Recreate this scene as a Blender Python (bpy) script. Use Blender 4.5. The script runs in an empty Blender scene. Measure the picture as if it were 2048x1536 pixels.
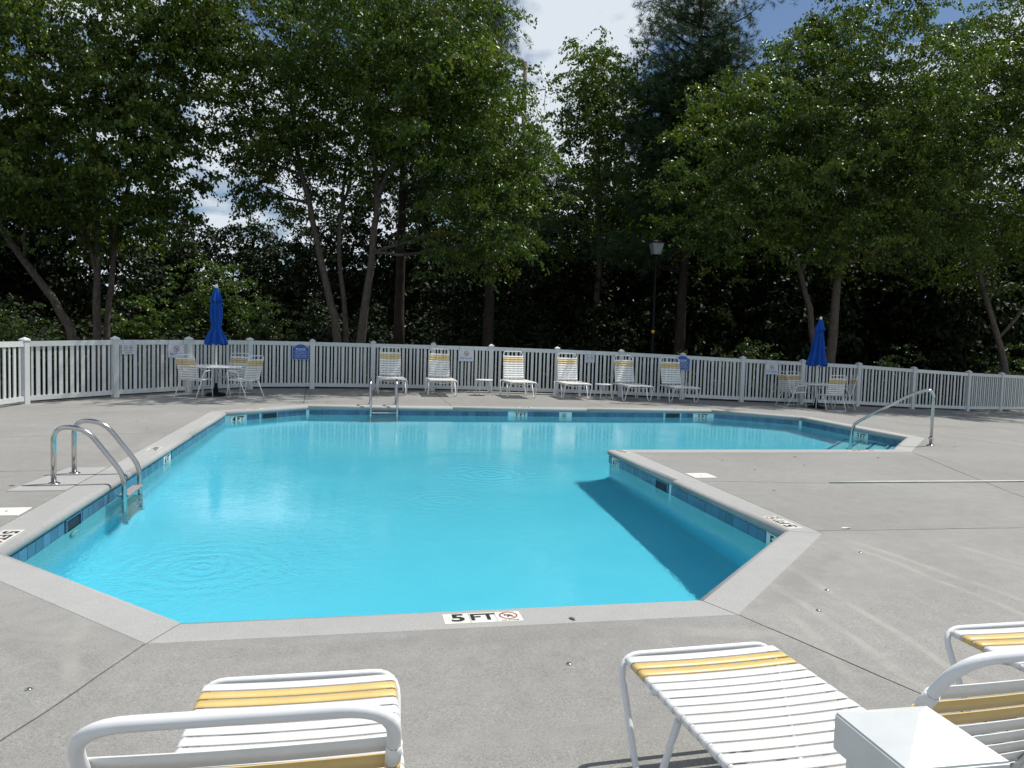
import bpy, bmesh, math, random
import numpy as np
from mathutils import Vector, Matrix, geometry

random.seed(7)
rng = np.random.default_rng(11)
sc = bpy.context.scene
COL = sc.collection
R = math.radians

# ------------------------------------------------------------------ camera
cam_d = bpy.data.cameras.new("camera")
cam = bpy.data.objects.new("camera", cam_d)
COL.objects.link(cam)
cam_d.sensor_width = 36.0
cam_d.lens = 1520.0 / 2048.0 * 36.0
cam_d.clip_start = 0.05
cam_d.clip_end = 2000.0
PITCH, ROLL, YAW = math.atan(94.0 / 1520.0), 0.030, R(11.784)
cam.matrix_world = (Matrix.Translation((0, 0, 1.62)) @ Matrix.Rotation(-YAW, 4, 'Z')
                    @ Matrix.Rotation(math.pi / 2 - PITCH, 4, 'X') @ Matrix.Rotation(ROLL, 4, 'Z'))
sc.camera = cam

# ------------------------------------------------------------------ light
SUN_DIR = Vector((0.49, 0.19, 1.0)).normalized()
sun_d = bpy.data.lights.new("sun", 'SUN')
sun_d.energy = 4.9
sun_d.angle = R(0.53)
sun_d.color = (1.0, 0.955, 0.88)
sun_d.cycles.is_caustics_light = True
sun = bpy.data.objects.new("sun", sun_d)
COL.objects.link(sun)
sun.rotation_euler = SUN_DIR.to_track_quat('Z', 'Y').to_euler()

SKY_OFF = (1.0, 0.0, 0.0)
world = bpy.data.worlds.new("World")
sc.world = world
world.use_nodes = True
wn, wl = world.node_tree.nodes, world.node_tree.links
wn.clear()
wo = wn.new("ShaderNodeOutputWorld")
bg = wn.new("ShaderNodeBackground")
bg.inputs[1].default_value = 0.085
sky = wn.new("ShaderNodeTexSky")
sky.sky_type = 'NISHITA'
sky.sun_disc = False
sky.sun_elevation = math.asin(SUN_DIR.z)
sky.sun_rotation = math.atan2(SUN_DIR.x, SUN_DIR.y)
sky.altitude = 100
sky.dust_density = 0.2
sky.ozone_density = 3.0
# broken cumulus: the same even cover all round the sky
tc = wn.new("ShaderNodeTexCoord")
sep = wn.new("ShaderNodeSeparateXYZ"); wl.new(tc.outputs["Generated"], sep.inputs[0])
zz = wn.new("ShaderNodeMath"); zz.operation = 'MAXIMUM'; wl.new(sep.outputs[2], zz.inputs[0]); zz.inputs[1].default_value = 0.0
zz2 = wn.new("ShaderNodeMath"); zz2.operation = 'ADD'; wl.new(zz.outputs[0], zz2.inputs[0]); zz2.inputs[1].default_value = 0.25
dv = wn.new("ShaderNodeVectorMath"); dv.operation = 'SCALE'
inv = wn.new("ShaderNodeMath"); inv.operation = 'DIVIDE'; inv.inputs[0].default_value = 1.0; wl.new(zz2.outputs[0], inv.inputs[1])
wl.new(tc.outputs["Generated"], dv.inputs[0]); wl.new(inv.outputs[0], dv.inputs["Scale"])
cn = wn.new("ShaderNodeTexNoise"); cn.inputs["Scale"].default_value = 1.55; cn.inputs["Detail"].default_value = 9
cn.inputs["Roughness"].default_value = 0.52; cn.inputs["Distortion"].default_value = 0.25
off = wn.new("ShaderNodeVectorMath"); off.operation = 'ADD'; wl.new(dv.outputs[0], off.inputs[0]); off.inputs[1].default_value = SKY_OFF
wl.new(off.outputs[0], cn.inputs["Vector"])
cr = wn.new("ShaderNodeValToRGB")
cr.color_ramp.elements[0].position = 0.45; cr.color_ramp.elements[0].color = (0, 0, 0, 1)
cr.color_ramp.elements[1].position = 0.525; cr.color_ramp.elements[1].color = (1, 1, 1, 1)
wl.new(cn.outputs[0], cr.inputs[0])
mixc = wn.new("ShaderNodeMixRGB"); wl.new(cr.outputs[0], mixc.inputs[0]); wl.new(sky.outputs[0], mixc.inputs[1])
mixc.inputs[2].default_value = (8.6, 9.4, 10.2, 1)
wl.new(mixc.outputs[0], bg.inputs[0])
wl.new(bg.outputs[0], wo.inputs[0])

sc.view_settings.view_transform = 'Standard'
sc.view_settings.look = 'None'
sc.view_settings.exposure = 0.0
sc.view_settings.gamma = 1.0
sc.view_settings.use_curve_mapping = False
sc.render.engine = 'CYCLES'
cy = sc.cycles
cy.max_bounces = 9
cy.diffuse_bounces = 4
cy.glossy_bounces = 3
cy.transmission_bounces = 5
cy.transparent_max_bounces = 8
cy.caustics_refractive = True
cy.caustics_reflective = False
cy.blur_glossy = 0.3
cy.sample_clamp_indirect = 4.0

# ------------------------------------------------------------------ helpers
def link(o, parent=None):
    COL.objects.link(o)
    if parent is not None:
        o.parent = parent
    return o

def mesh_obj(name, bm, mat, parent=None, smooth=False):
    me = bpy.data.meshes.new(name)
    bm.to_mesh(me)
    bm.free()
    if smooth:
        me.polygons.foreach_set("use_smooth", [True] * len(me.polygons))
    if mat is not None:
        me.materials.append(mat)
    return link(bpy.data.objects.new(name, me), parent)

def data_obj(name, me, parent=None, loc=None, rot=None):
    o = bpy.data.objects.new(name, me)
    if loc is not None:
        o.location = loc
    if rot is not None:
        o.rotation_euler = rot
    return link(o, parent)

def empty(name, loc=(0, 0, 0), rz=0.0, scale=1.0):
    o = bpy.data.objects.new(name, None)
    o.location = loc
    o.rotation_euler = (0, 0, rz)
    o.scale = (scale,) * 3
    o.empty_display_size = 0.2
    return link(o)

def tag(o, label=None, cat=None, group=None, kind=None):
    if label: o["label"] = label
    if cat: o["category"] = cat
    if group: o["group"] = group
    if kind: o["kind"] = kind
    return o

def copy_tree(o, parent=None):
    c = o.copy()
    COL.objects.link(c)
    if parent is not None:
        c.parent = parent
        c.matrix_parent_inverse = o.matrix_parent_inverse
    for ch in list(o.children):
        copy_tree(ch, c)
    return c

def box(bm, c, s, M=None, bevel=0.0):
    """axis box: centre c, full size s"""
    r = bmesh.ops.create_cube(bm, size=1.0)
    vs = r['verts']
    bmesh.ops.scale(bm, vec=s, verts=vs)
    bmesh.ops.translate(bm, vec=c, verts=vs)
    if bevel > 0:
        es = list({e for v in vs for e in v.link_edges})
        rr = bmesh.ops.bevel(bm, geom=es, offset=bevel, segments=1, affect='EDGES', profile=0.5)
        vs = list({v for f in rr['faces'] for v in f.verts} | {v for v in vs if v.is_valid})
    if M is not None:
        bmesh.ops.transform(bm, matrix=M, verts=vs)
    return vs

def tube(bm, pts, r, n=10, closed=False, cap=True, radii=None):
    """tube along a polyline with parallel-transported rings"""
    P = [Vector(p) for p in pts]
    m = len(P)
    T = []
    for i in range(m):
        if closed:
            t = P[(i + 1) % m] - P[i - 1]
        else:
            t = P[min(i + 1, m - 1)] - P[max(i - 1, 0)]
        T.append(t.normalized())
    a = Vector((0, 0, 1)) if abs(T[0].z) < 0.9 else Vector((1, 0, 0))
    N = (a - T[0] * a.dot(T[0])).normalized()
    rings = []
    for i in range(m):
        N = (N - T[i] * N.dot(T[i])).normalized()
        B = T[i].cross(N)
        rad = radii[i] if radii else r
        rings.append([bm.verts.new(P[i] + (N * math.cos(k * 2 * math.pi / n) + B * math.sin(k * 2 * math.pi / n)) * rad) for k in range(n)])
    for i in range(m if closed else m - 1):
        A, C = rings[i], rings[(i + 1) % m]
        for k in range(n):
            f = bm.faces.new((A[k], A[(k + 1) % n], C[(k + 1) % n], C[k]))
            f.smooth = True
    if cap and not closed:
        bm.faces.new(rings[0][::-1]); bm.faces.new(rings[-1])

def fillet(pts, rad, seg=6):
    """round the inner corners of a polyline; rad is one number or one per corner"""
    P = [Vector(p) for p in pts]
    out = [P[0]]
    for i in range(1, len(P) - 1):
        rr = rad[i - 1] if isinstance(rad, (list, tuple)) else rad
        a, b, c = P[i - 1], P[i], P[i + 1]
        u, v = (a - b), (c - b)
        d = min(rr, u.length * 0.49, v.length * 0.49)
        p0, p1 = b + u.normalized() * d, b + v.normalized() * d
        for k in range(seg + 1):
            t = k / seg
            out.append(p0.lerp(b, t).lerp(b.lerp(p1, t), t))
    out.append(P[-1])
    return out

def lathe(bm, prof, n=16, centre=(0, 0, 0)):
    rings = []
    for (r, z) in prof:
        rings.append([bm.verts.new((centre[0] + r * math.cos(2 * math.pi * k / n), centre[1] + r * math.sin(2 * math.pi * k / n), centre[2] + z)) for k in range(n)])
    for A, B in zip(rings, rings[1:]):
        for k in range(n):
            bm.faces.new((A[k], A[(k + 1) % n], B[(k + 1) % n], B[k])).smooth = True
    bm.faces.new(rings[0][::-1]); bm.faces.new(rings[-1])

# ------------------------------------------------------------------ materials
class NT:
    def __init__(self, name):
        self.m = bpy.data.materials.new(name)
        self.m.use_nodes = True
        self.t = self.m.node_tree
        self.t.nodes.clear()
        self.out = self.t.nodes.new("ShaderNodeOutputMaterial")
    def n(self, typ, **kw):
        nd = self.t.nodes.new("ShaderNode" + typ)
        for k, v in kw.items():
            setattr(nd, k, v)
        return nd
    def l(self, a, b):
        self.t.links.new(a, b)
    def math(self, op, a, b=None, c=None, clamp=False):
        nd = self.n("Math", operation=op, use_clamp=clamp)
        for i, v in enumerate((a, b, c)):
            if v is None: continue
            if isinstance(v, (int, float)): nd.inputs[i].default_value = v
            else: self.l(v, nd.inputs[i])
        return nd.outputs[0]
    def mix(self, fac, a, b, blend='MIX'):
        nd = self.n("MixRGB", blend_type=blend)
        for i, v in enumerate((fac, a, b)):
            if isinstance(v, (int, float)): nd.inputs[i].default_value = v
            elif isinstance(v, tuple): nd.inputs[i].default_value = v if len(v) == 4 else v + (1,)
            else: self.l(v, nd.inputs[i])
        return nd.outputs[0]
    def noise(self, vec, scale, detail=4, rough=0.55, dist=0.0):
        nd = self.n("TexNoise")
        nd.inputs["Scale"].default_value = scale; nd.inputs["Detail"].default_value = detail
        nd.inputs["Roughness"].default_value = rough; nd.inputs["Distortion"].default_value = dist
        if vec is not None: self.l(vec, nd.inputs["Vector"])
        return nd.outputs[0]
    def ramp(self, fac, stops):
        nd = self.n("ValToRGB")
        el = nd.color_ramp.elements
        el[0].position, el[0].color = stops[0][0], tuple(stops[0][1]) + (1,)
        el[1].position, el[1].color = stops[-1][0], tuple(stops[-1][1]) + (1,)
        for p, c in stops[1:-1]:
            e = el.new(p); e.color = tuple(c) + (1,)
        self.l(fac, nd.inputs[0])
        return nd.outputs[0]
    def maprange(self, v, a, b, c=0.0, d=1.0, smooth=True):
        nd = self.n("MapRange", interpolation_type='SMOOTHSTEP' if smooth else 'LINEAR')
        self.l(v, nd.inputs[0])
        for i, x in enumerate((a, b, c, d)): nd.inputs[i + 1].default_value = x
        return nd.outputs[0]
    def bump(self, h, strength, dist=0.01, normal=None):
        nd = self.n("Bump")
        nd.inputs["Strength"].default_value = strength; nd.inputs["Distance"].default_value = dist
        self.l(h, nd.inputs["Height"])
        if normal is not None: self.l(normal, nd.inputs["Normal"])
        return nd.outputs[0]
    def pos(self):
        return self.n("NewGeometry").outputs["Position"]
    def obj(self):
        return self.n("TexCoord").outputs["Object"]
    def pbsdf(self, col, rough=0.5, spec=0.5, metal=0.0, normal=None, **kw):
        p = self.n("BsdfPrincipled")
        for nm, v in (("Base Color", col), ("Roughness", rough), ("Specular IOR Level", spec), ("Metallic", metal)):
            if isinstance(v, (int, float)): p.inputs[nm].default_value = v
            elif isinstance(v, tuple): p.inputs[nm].default_value = v if len(v) == 4 else v + (1,)
            else: self.l(v, p.inputs[nm])
        for nm, v in kw.items(): p.inputs[nm].default_value = v
        if normal is not None: self.l(normal, p.inputs["Normal"])
        return p
    def done(self, shader):
        self.l(shader, self.out.inputs[0])
        return self.m

def simple(name, col, rough=0.5, metal=0.0, spec=0.5, var=0.06, nscale=9.0, bump=0.0, bscale=80.0):
    t = NT(name)
    o = t.obj()
    f = t.noise(o, nscale, 4)
    c0 = tuple(max(0, c * (1 - var * 2)) for c in col); c1 = tuple(min(1, c * (1 + var)) for c in col)
    c = t.ramp(f, [(0.3, c0), (0.7, c1)])
    nm = t.bump(t.noise(o, bscale, 3), bump, 0.003) if bump > 0 else None
    return t.done(t.pbsdf(c, rough, spec, metal, nm).outputs[0])
# ------------------------------------------------------------------ site layout (metres, x along the pool's long edge)
FENCE = [(-8.35, 9.4), (-8.0, 11.25), (-7.62, 13.1), (-7.2, 14.95), (-6.9, 16.3), (-6.75, 17.65), (-5.36, 18.89), (-4.05, 20.25), (-2.76, 21.52), (-1.15, 22.0), (0.53, 22.06),
         (2.23, 21.91), (3.88, 21.66), (5.80, 21.47), (7.70, 21.28), (9.60, 21.19), (11.53, 21.14), (13.57, 21.17),
         (15.66, 21.35), (17.95, 21.69), (20.59, 22.26), (22.6, 22.95), (24.6, 23.7)]
FENCE = [FENCE[0], FENCE[1], FENCE[2], FENCE[3]] + FENCE[5:]
_dx = [-8.5, -6.75, -5.36, -4.05, -2.7, 3.88, 5.80, 7.70, 9.60, 11.53, 13.57, 15.66, 17.95, 20.59, 26.0]
_dz = [-0.15, -0.09, -0.035, -0.012, 0.0, 0.0, -0.02, -0.045, -0.09, -0.145, -0.195, -0.25, -0.35, -0.45, -0.6]
def deck_z(x, y):
    """the deck is level at the coping and falls away towards the far right and left fences"""
    d = max(x - 10.3, y - 17.3, -2.75 - x, 0.0)
    t = min(d / 3.0, 1.0)
    near = float(np.interp(y, [-4.0, 0.5, 2.7, 4.08], [-0.05, -0.035, -0.018, 0.0]))      # and falls a little towards the near side
    return float(np.interp(x, _dx, _dz)) * t * t * (3 - 2 * t) + near

POOL = [(-0.89, 4.39), (2.15, 4.39), (3.70, 5.94), (3.70, 10.68), (8.50, 10.68), (9.96, 12.14), (9.96, 15.50), (8.50, 16.96), (-0.95, 16.96), (-2.41, 15.50), (-2.41, 5.91)]
def offset(poly, d):
    """move every edge of a CCW polygon outwards by d"""
    n = len(poly); out = []
    for i in range(n):
        a, b, c = (Vector(poly[i - 1]), Vector(poly[i]), Vector(poly[(i + 1) % n]))
        e0, e1 = (b - a).normalized(), (c - b).normalized()
        n0, n1 = Vector((e0.y, -e0.x)), Vector((e1.y, -e1.x))
        m = (n0 + n1); m = m / m.dot(n0)
        out.append(tuple(b + m * d))
    return out
def inside(pt, poly):
    x, y = pt; r = False; n = len(poly)
    for i in range(n):
        x0, y0 = poly[i]; x1, y1 = poly[(i + 1) % n]
        if (y0 > y) != (y1 > y) and x < (x1 - x0) * (y - y0) / (y1 - y0) + x0:
            r = not r
    return r
WATER_Z = -0.19
def floor_z(y):
    return WATER_Z - 0.98 - 0.50 * min(max((16.0 - y) / 11.0, 0), 1)

# ------------------------------------------------------------------ ground materials
def concrete(name, dark, light, speck, stains=None, rough=0.85):
    t = NT(name)
    p = t.pos()
    a = t.noise(p, 0.55, 5, 0.6, 0.6)
    b = t.noise(p, 7.0, 6, 0.65)
    s = t.noise(p, 210.0, 2, 0.7)
    s2 = t.noise(p, 70.0, 3, 0.7)
    f = t.math('ADD', t.math('MULTIPLY', a, 0.55), t.math('MULTIPLY', b, 0.45))
    c = t.ramp(f, [(0.34, dark), (0.5, tuple((x + y) / 2 for x, y in zip(dark, light))), (0.64, light)])
    sp = t.maprange(s, 0.36, 0.66, 1.0 - speck, 1.0 + speck, False)
    sp2 = t.maprange(s2, 0.3, 0.7, 1.0 - speck * 0.6, 1.0 + speck * 0.6, False)
    cb = t.n("CombineXYZ"); m_ = t.math('MULTIPLY', sp, sp2)
    for i in range(3): t.l(m_, cb.inputs[i])
    c = t.mix(1.0, c, cb.outputs[0], 'MULTIPLY')
    oi = t.n("ObjectInfo"); sv = t.maprange(oi.outputs["Random"], 0, 1, 0.955, 1.045, False); cs = t.n("CombineXYZ")
    for i in range(3): t.l(sv, cs.inputs[i])
    c = t.mix(1.0, c, cs.outputs[0], 'MULTIPLY')
    # tiny dark specks
    dk = t.maprange(t.noise(p, 38.0, 2, 0.5), 0.72, 0.76, 0.0, 0.45)
    c = t.mix(dk, c, (0.10, 0.095, 0.085))
    if stains:
        w = t.n("VectorMath", operation='ADD')
        wob = t.n("TexNoise"); wob.inputs["Scale"].default_value = 1.7; wob.inputs["Detail"].default_value = 4
        t.l(p, wob.inputs["Vector"])
        sc_ = t.n("VectorMath", operation='MULTIPLY_ADD'); t.l(wob.outputs["Color"], sc_.inputs[0])
        sc_.inputs[1].default_value = (0.16, 0.16, 0); sc_.inputs[2].default_value = (-0.08, -0.08, 0)
        t.l(p, w.inputs[0]); t.l(sc_.outputs[0], w.inputs[1])
        brk = t.maprange(t.noise(p, 3.2, 5, 0.65), 0.30, 0.62, 0.1, 1.0)
        for (x0, y0, x1, y1, wd, col, k) in stains:
            d = Vector((x1 - x0, y1 - y0)); L = d.length; d /= L
            sb = t.n("VectorMath", operation='SUBTRACT'); t.l(w.outputs[0], sb.inputs[0]); sb.inputs[1].default_value = (x0, y0, 0)
            da = t.n("VectorMath", operation='DOT_PRODUCT'); t.l(sb.outputs[0], da.inputs[0]); da.inputs[1].default_value = (d.x, d.y, 0)
            dp = t.n("VectorMath", operation='DOT_PRODUCT'); t.l(sb.outputs[0], dp.inputs[0]); dp.inputs[1].default_value = (-d.y, d.x, 0)
            along = t.math('SUBTRACT', t.math('ABSOLUTE', t.math('SUBTRACT', da.outputs["Value"], L / 2)), L / 2)
            g = t.math('MULTIPLY', t.maprange(t.math('ABSOLUTE', dp.outputs["Value"]), wd * 0.3, wd, 1.0, 0.0), t.maprange(along, -0.35, 0.2, 1.0, 0.0))
            c = t.mix(t.math('MULTIPLY', t.math('MULTIPLY', g, brk), k), c, col)
    h = t.math('ADD', t.math('MULTIPLY', s, 0.6), t.math('MULTIPLY', s2, 0.6))
    nm = t.bump(h, 0.28, 0.004)
    return t.done(t.pbsdf(c, rough, 0.3, 0, nm).outputs[0])

TAN = (0.365, 0.352, 0.315)
GRIME = (0.185, 0.182, 0.175)
STAINS = [(4.10, 5.70, 4.35, 3.9, 0.05, TAN, 0.55), (3.98, 5.62, 4.15, 3.3, 0.045, TAN, 0.55), (3.15, 5.0, 3.02, 2.9, 0.045, TAN, 0.6),
          (2.80, 4.65, 2.72, 2.6, 0.05, TAN, 0.6), (2.62, 4.2, 2.45, 3.2, 0.05, TAN, 0.5), (4.9, 5.5, 5.2, 3.9, 0.05, TAN, 0.35),
          (-1.74, 4.30, -1.40, 4.15, 0.05, TAN, 0.75), (-1.40, 4.15, -1.42, 4.55, 0.06, TAN, 0.75), (-1.40, 4.15, -1.22, 3.7, 0.06, TAN, 0.75),
          (1.6, 3.95, 2.5, 3.7, 0.10, TAN, 0.4), (3.75, 5.35, 2.55, 4.15, 0.16, GRIME, 0.45), (-2.7, 5.15, -1.25, 3.85, 0.18, GRIME, 0.45), (4.2, 10.2, 8.2, 10.2, 0.14, GRIME, 0.3), (-0.8, 3.9, 1.9, 3.95, 0.10, GRIME, 0.3), (-3.1, 12.9, -2.9, 9.8, 0.2, GRIME, 0.3), (0.3, 18.2, 8.4, 18.0, 0.5, GRIME, 0.25), (-6.2, 17.6, -4.7, 18.6, 0.35, (0.42, 0.35, 0.24), 0.5)]
M_DECK = concrete("deck_concrete", (0.222, 0.219, 0.209), (0.292, 0.288, 0.275), 0.25, STAINS)
M_COPE = concrete("coping_concrete", (0.325, 0.327, 0.321), (0.372, 0.373, 0.366), 0.20)
M_DARK = simple("joint_filler", (0.035, 0.032, 0.028), 0.95)

# ------------------------------------------------------------------ deck slabs split by the joints
COPE_W = 0.31
COPE_OUT = offset(POOL, COPE_W)
DECK_OUT = []
for i, (x, y) in enumerate(FENCE):
    a = Vector(FENCE[max(i - 1, 0)]); b = Vector(FENCE[min(i + 1, len(FENCE) - 1)])
    d = (b - a).normalized()
    DECK_OUT.append((x - d.y * 0.40, y + d.x * 0.40))
DECK_OUT = [(-8.9, -4.0)] + DECK_OUT + [(27.0, 24.4), (27.0, -4.0)]

JOINTS = [[(-1.02, 4.08), (-1.18, 3.6), (-1.45, 2.85), (-3.95, -4.2)], [(2.28, 4.08), (2.70, 2.94), (5.35, -4.2)], [(4.01, 5.90), (6.08, 5.83), (27.5, 5.4)],
          [(4.01, 8.19), (5.58, 7.97), (27.5, 7.55)], [(8.63, 10.37), (7.55, 7.60), (6.95, 5.75)], [(-2.72, 9.15), (-9.2, 9.0)], [(-2.72, 12.4), (-9.2, 11.2)],
          [(2.2, 17.27), (2.22, 22.8)], [(5.95, 17.27), (6.0, 22.4)], [(-1.08, 17.27), (-1.35, 22.9)], [(9.2, 16.75), (9.9, 21.9)], [(10.27, 12.2), (27.5, 11.8)],
          [(-2.72, 5.9), (-9.2, 5.6)], [(10.27, 15.5), (27.5, 16.2)]]
def densify(pl, step, jit):
    out = []
    for a, b in zip(pl, pl[1:]):
        a, b = Vector(a), Vector(b); n = max(1, int((b - a).length / step))
        d = (b - a).normalized(); nn = Vector((-d.y, d.x))
        for k in range(n):
            q = a.lerp(b, k / n)
            if 0 < k: q = q + nn * random.uniform(-jit, jit)
            out.append(q)
    out.append(Vector(pl[-1]))
    return out
def build_deck():
    V, E = [], []
    def loop(pl, closed=True):
        s = len(V); V.extend(Vector(p) for p in pl); n = len(pl)
        E.extend((s + i, s + (i + 1) % n) for i in range(n if closed else n - 1))
    loop(DECK_OUT); loop(COPE_OUT)
    cents = []
    for jl in JOINTS:
        pl = densify(jl, 0.16, 0.006)
        cents.append(pl)
        for s in (-1, 1):
            o = []
            for i, p in enumerate(pl):
                d = (pl[min(i + 1, len(pl) - 1)] - pl[max(i - 1, 0)]).normalized()
                w = 0.0055 + random.uniform(-0.0015, 0.002)
                q = p + Vector((-d.y, d.x)) * w * s
                if i == 0: q = p - d * 0.02 + Vector((-d.y, d.x)) * w * s
                o.append(q)
            loop(o, False)
    for gx in np.arange(-8.7, 27, 0.7):
        for gy in np.arange(-3.9, 24.4, 0.7):
            V.append(Vector((gx + random.uniform(-.1, .1), gy + random.uniform(-.1, .1))))
    r = geometry.delaunay_2d_cdt(V, E, [], 0, 1e-5)
    vo, fo = r[0], r[2]
    segs = np.array([(a.x, a.y, b.x, b.y) for pl in cents for a, b in zip(pl, pl[1:])])
    A = segs[:, :2]; D = segs[:, 2:] - A; LL = (D ** 2).sum(1)
    keep = []
    for f in fo:
        c = (vo[f[0]] + vo[f[1]] + vo[f[2]]) / 3
        if not inside(c, DECK_OUT) or inside(c, COPE_OUT): continue
        q = np.array(c) - A; t = np.clip((q * D).sum(1) / LL, 0, 1)
        if (((q - D * t[:, None]) ** 2).sum(1)).min() < 0.0036 ** 2: continue
        keep.append(f)
    # connected pieces
    par = list(range(len(keep)))
    def find(i):
        while par[i] != i:
            par[i] = par[par[i]]; i = par[i]
        return i
    ed = {}
    for i, f in enumerate(keep):
        for k in range(3):
            e = tuple(sorted((f[k], f[(k + 1) % 3])))
            if e in ed: par[find(i)] = find(ed[e])
            else: ed[e] = i
    comp = {}
    for i, f in enumerate(keep): comp.setdefault(find(i), []).append(f)
    root = tag(empty("pool_deck"), kind='structure')
    for fs in comp.values():
        if len(fs) < 4: continue
        bm = bmesh.new(); mp = {}
        def gv(i, dz=0.0):
            k = (i, dz)
            if k not in mp: mp[k] = bm.verts.new((vo[i].x, vo[i].y, deck_z(vo[i].x, vo[i].y) + dz))
            return mp[k]
        cnt = {}
        for f in fs:
            ff = bm.faces.new([gv(i) for i in f]); ff.normal_update()
            if ff.normal.z < 0: ff.normal_flip()
            for k in range(3):
                e = tuple(sorted((f[k], f[(k + 1) % 3]))); cnt[e] = cnt.get(e, 0) + 1
        for (a, b), c in cnt.items():
            if c == 1: bm.faces.new((gv(a), gv(b), gv(b, -0.06), gv(a, -0.06)))
        bmesh.ops.recalc_face_normals(bm, faces=bm.faces[:])
        mesh_obj("deck_slab", bm, M_DECK, root)
    bm = bmesh.new()                                   # sub-base seen down in the joints
    r2 = geometry.delaunay_2d_cdt([Vector(p) for p in DECK_OUT] + [Vector(p) for p in COPE_OUT] + [v for v in V[-len(np.arange(-8.7, 27, 0.7)) * len(np.arange(-3.9, 24.4, 0.7)):]],
                                  [(i, (i + 1) % len(DECK_OUT)) for i in range(len(DECK_OUT))] + [(len(DECK_OUT) + i, len(DECK_OUT) + (i + 1) % len(COPE_OUT)) for i in range(len(COPE_OUT))], [], 0, 1e-5)
    vs = [bm.verts.new((v.x, v.y, deck_z(v.x, v.y) - 0.022)) for v in r2[0]]
    for f in r2[2]:
        c = (r2[0][f[0]] + r2[0][f[1]] + r2[0][f[2]]) / 3
        if inside(c, DECK_OUT) and not inside(c, COPE_OUT): bm.faces.new([vs[i] for i in f])
    mesh_obj("joint_bed", bm, M_DARK, root)
build_deck()

# ------------------------------------------------------------------ coping stones
def build_coping():
    root = tag(empty("pool_coping"), kind='structure')
    prof = [(0.308, -0.085), (0.308, -0.004), (0.304, 0.0), (0.055, 0.0), (0.028, -0.005), (0.010, -0.018), (0.001, -0.040), (0.004, -0.062), (0.018, -0.080), (0.040, -0.086), (0.09, -0.086)]
    offs = {o: offset(POOL, o) for o, z in prof}
    n = len(POOL)
    for i in range(n):
        j = (i + 1) % n
        L = (Vector(POOL[j]) - Vector(POOL[i])).length
        k = 1 if L < 4 else (2 if L < 7 else 3)
        for q in range(k):
            bm = bmesh.new()
            ends = []
            for t, s in ((q / k, 1), ((q + 1) / k, -1)):
                ring = []
                for o, z in prof:
                    a, b = Vector(offs[o][i]), Vector(offs[o][j]); d = (b - a).normalized()
                    p = a.lerp(b, t) + d * s * (0.0042 if (q == 0 and s == 1) or (q == k - 1 and s == -1) else 0.0022)
                    ring.append(bm.verts.new((p.x, p.y, z)))
                ends.append(ring)
            m = len(prof)
            for r in range(m - 1):
                f = bm.faces.new((ends[0][r], ends[1][r], ends[1][r + 1], ends[0][r + 1]))
                f.smooth = 3 <= r <= 8
            bm.faces.new(ends[0]); bm.faces.new(ends[1][::-1])
            bmesh.ops.recalc_face_normals(bm, faces=bm.faces[:])
            mesh_obj("coping_stone", bm, M_COPE, root)
    return root
COPING = build_coping()
def ladder_pad():
    bm = bmesh.new()
    q = [(-3.24, 8.02), (-2.722, 8.02), (-2.722, 9.30), (-3.12, 9.30)]
    lo = [bm.verts.new((x, y, deck_z(x, y) - 0.01)) for x, y in q]; hi = [bm.verts.new((x, y, deck_z(x, y) + 0.005)) for x, y in q]
    bm.faces.new(hi)
    for i in range(4): bm.faces.new((lo[i], lo[(i + 1) % 4], hi[(i + 1) % 4], hi[i]))
    bmesh.ops.recalc_face_normals(bm, faces=bm.faces[:])
    mesh_obj("ladder_pad", bm, M_COPE, COPING)
ladder_pad()

# ------------------------------------------------------------------ pool shell and water
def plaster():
    """white plaster walls turning light blue with depth, water absorption put into the plaster colour"""
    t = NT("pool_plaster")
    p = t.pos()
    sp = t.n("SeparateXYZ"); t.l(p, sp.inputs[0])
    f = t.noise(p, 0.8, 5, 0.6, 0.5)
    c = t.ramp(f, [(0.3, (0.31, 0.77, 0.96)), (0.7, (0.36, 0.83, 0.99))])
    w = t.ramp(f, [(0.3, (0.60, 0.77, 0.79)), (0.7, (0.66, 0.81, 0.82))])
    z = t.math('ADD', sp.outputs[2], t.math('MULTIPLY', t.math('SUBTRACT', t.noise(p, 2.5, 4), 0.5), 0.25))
    c = t.mix(t.maprange(z, -1.15, -0.70), c, w)  # depth blend paints the light lost in the water into the base colour
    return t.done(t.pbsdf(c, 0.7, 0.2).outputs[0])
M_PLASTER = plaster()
WALL = offset(POOL, 0.035)

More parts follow.
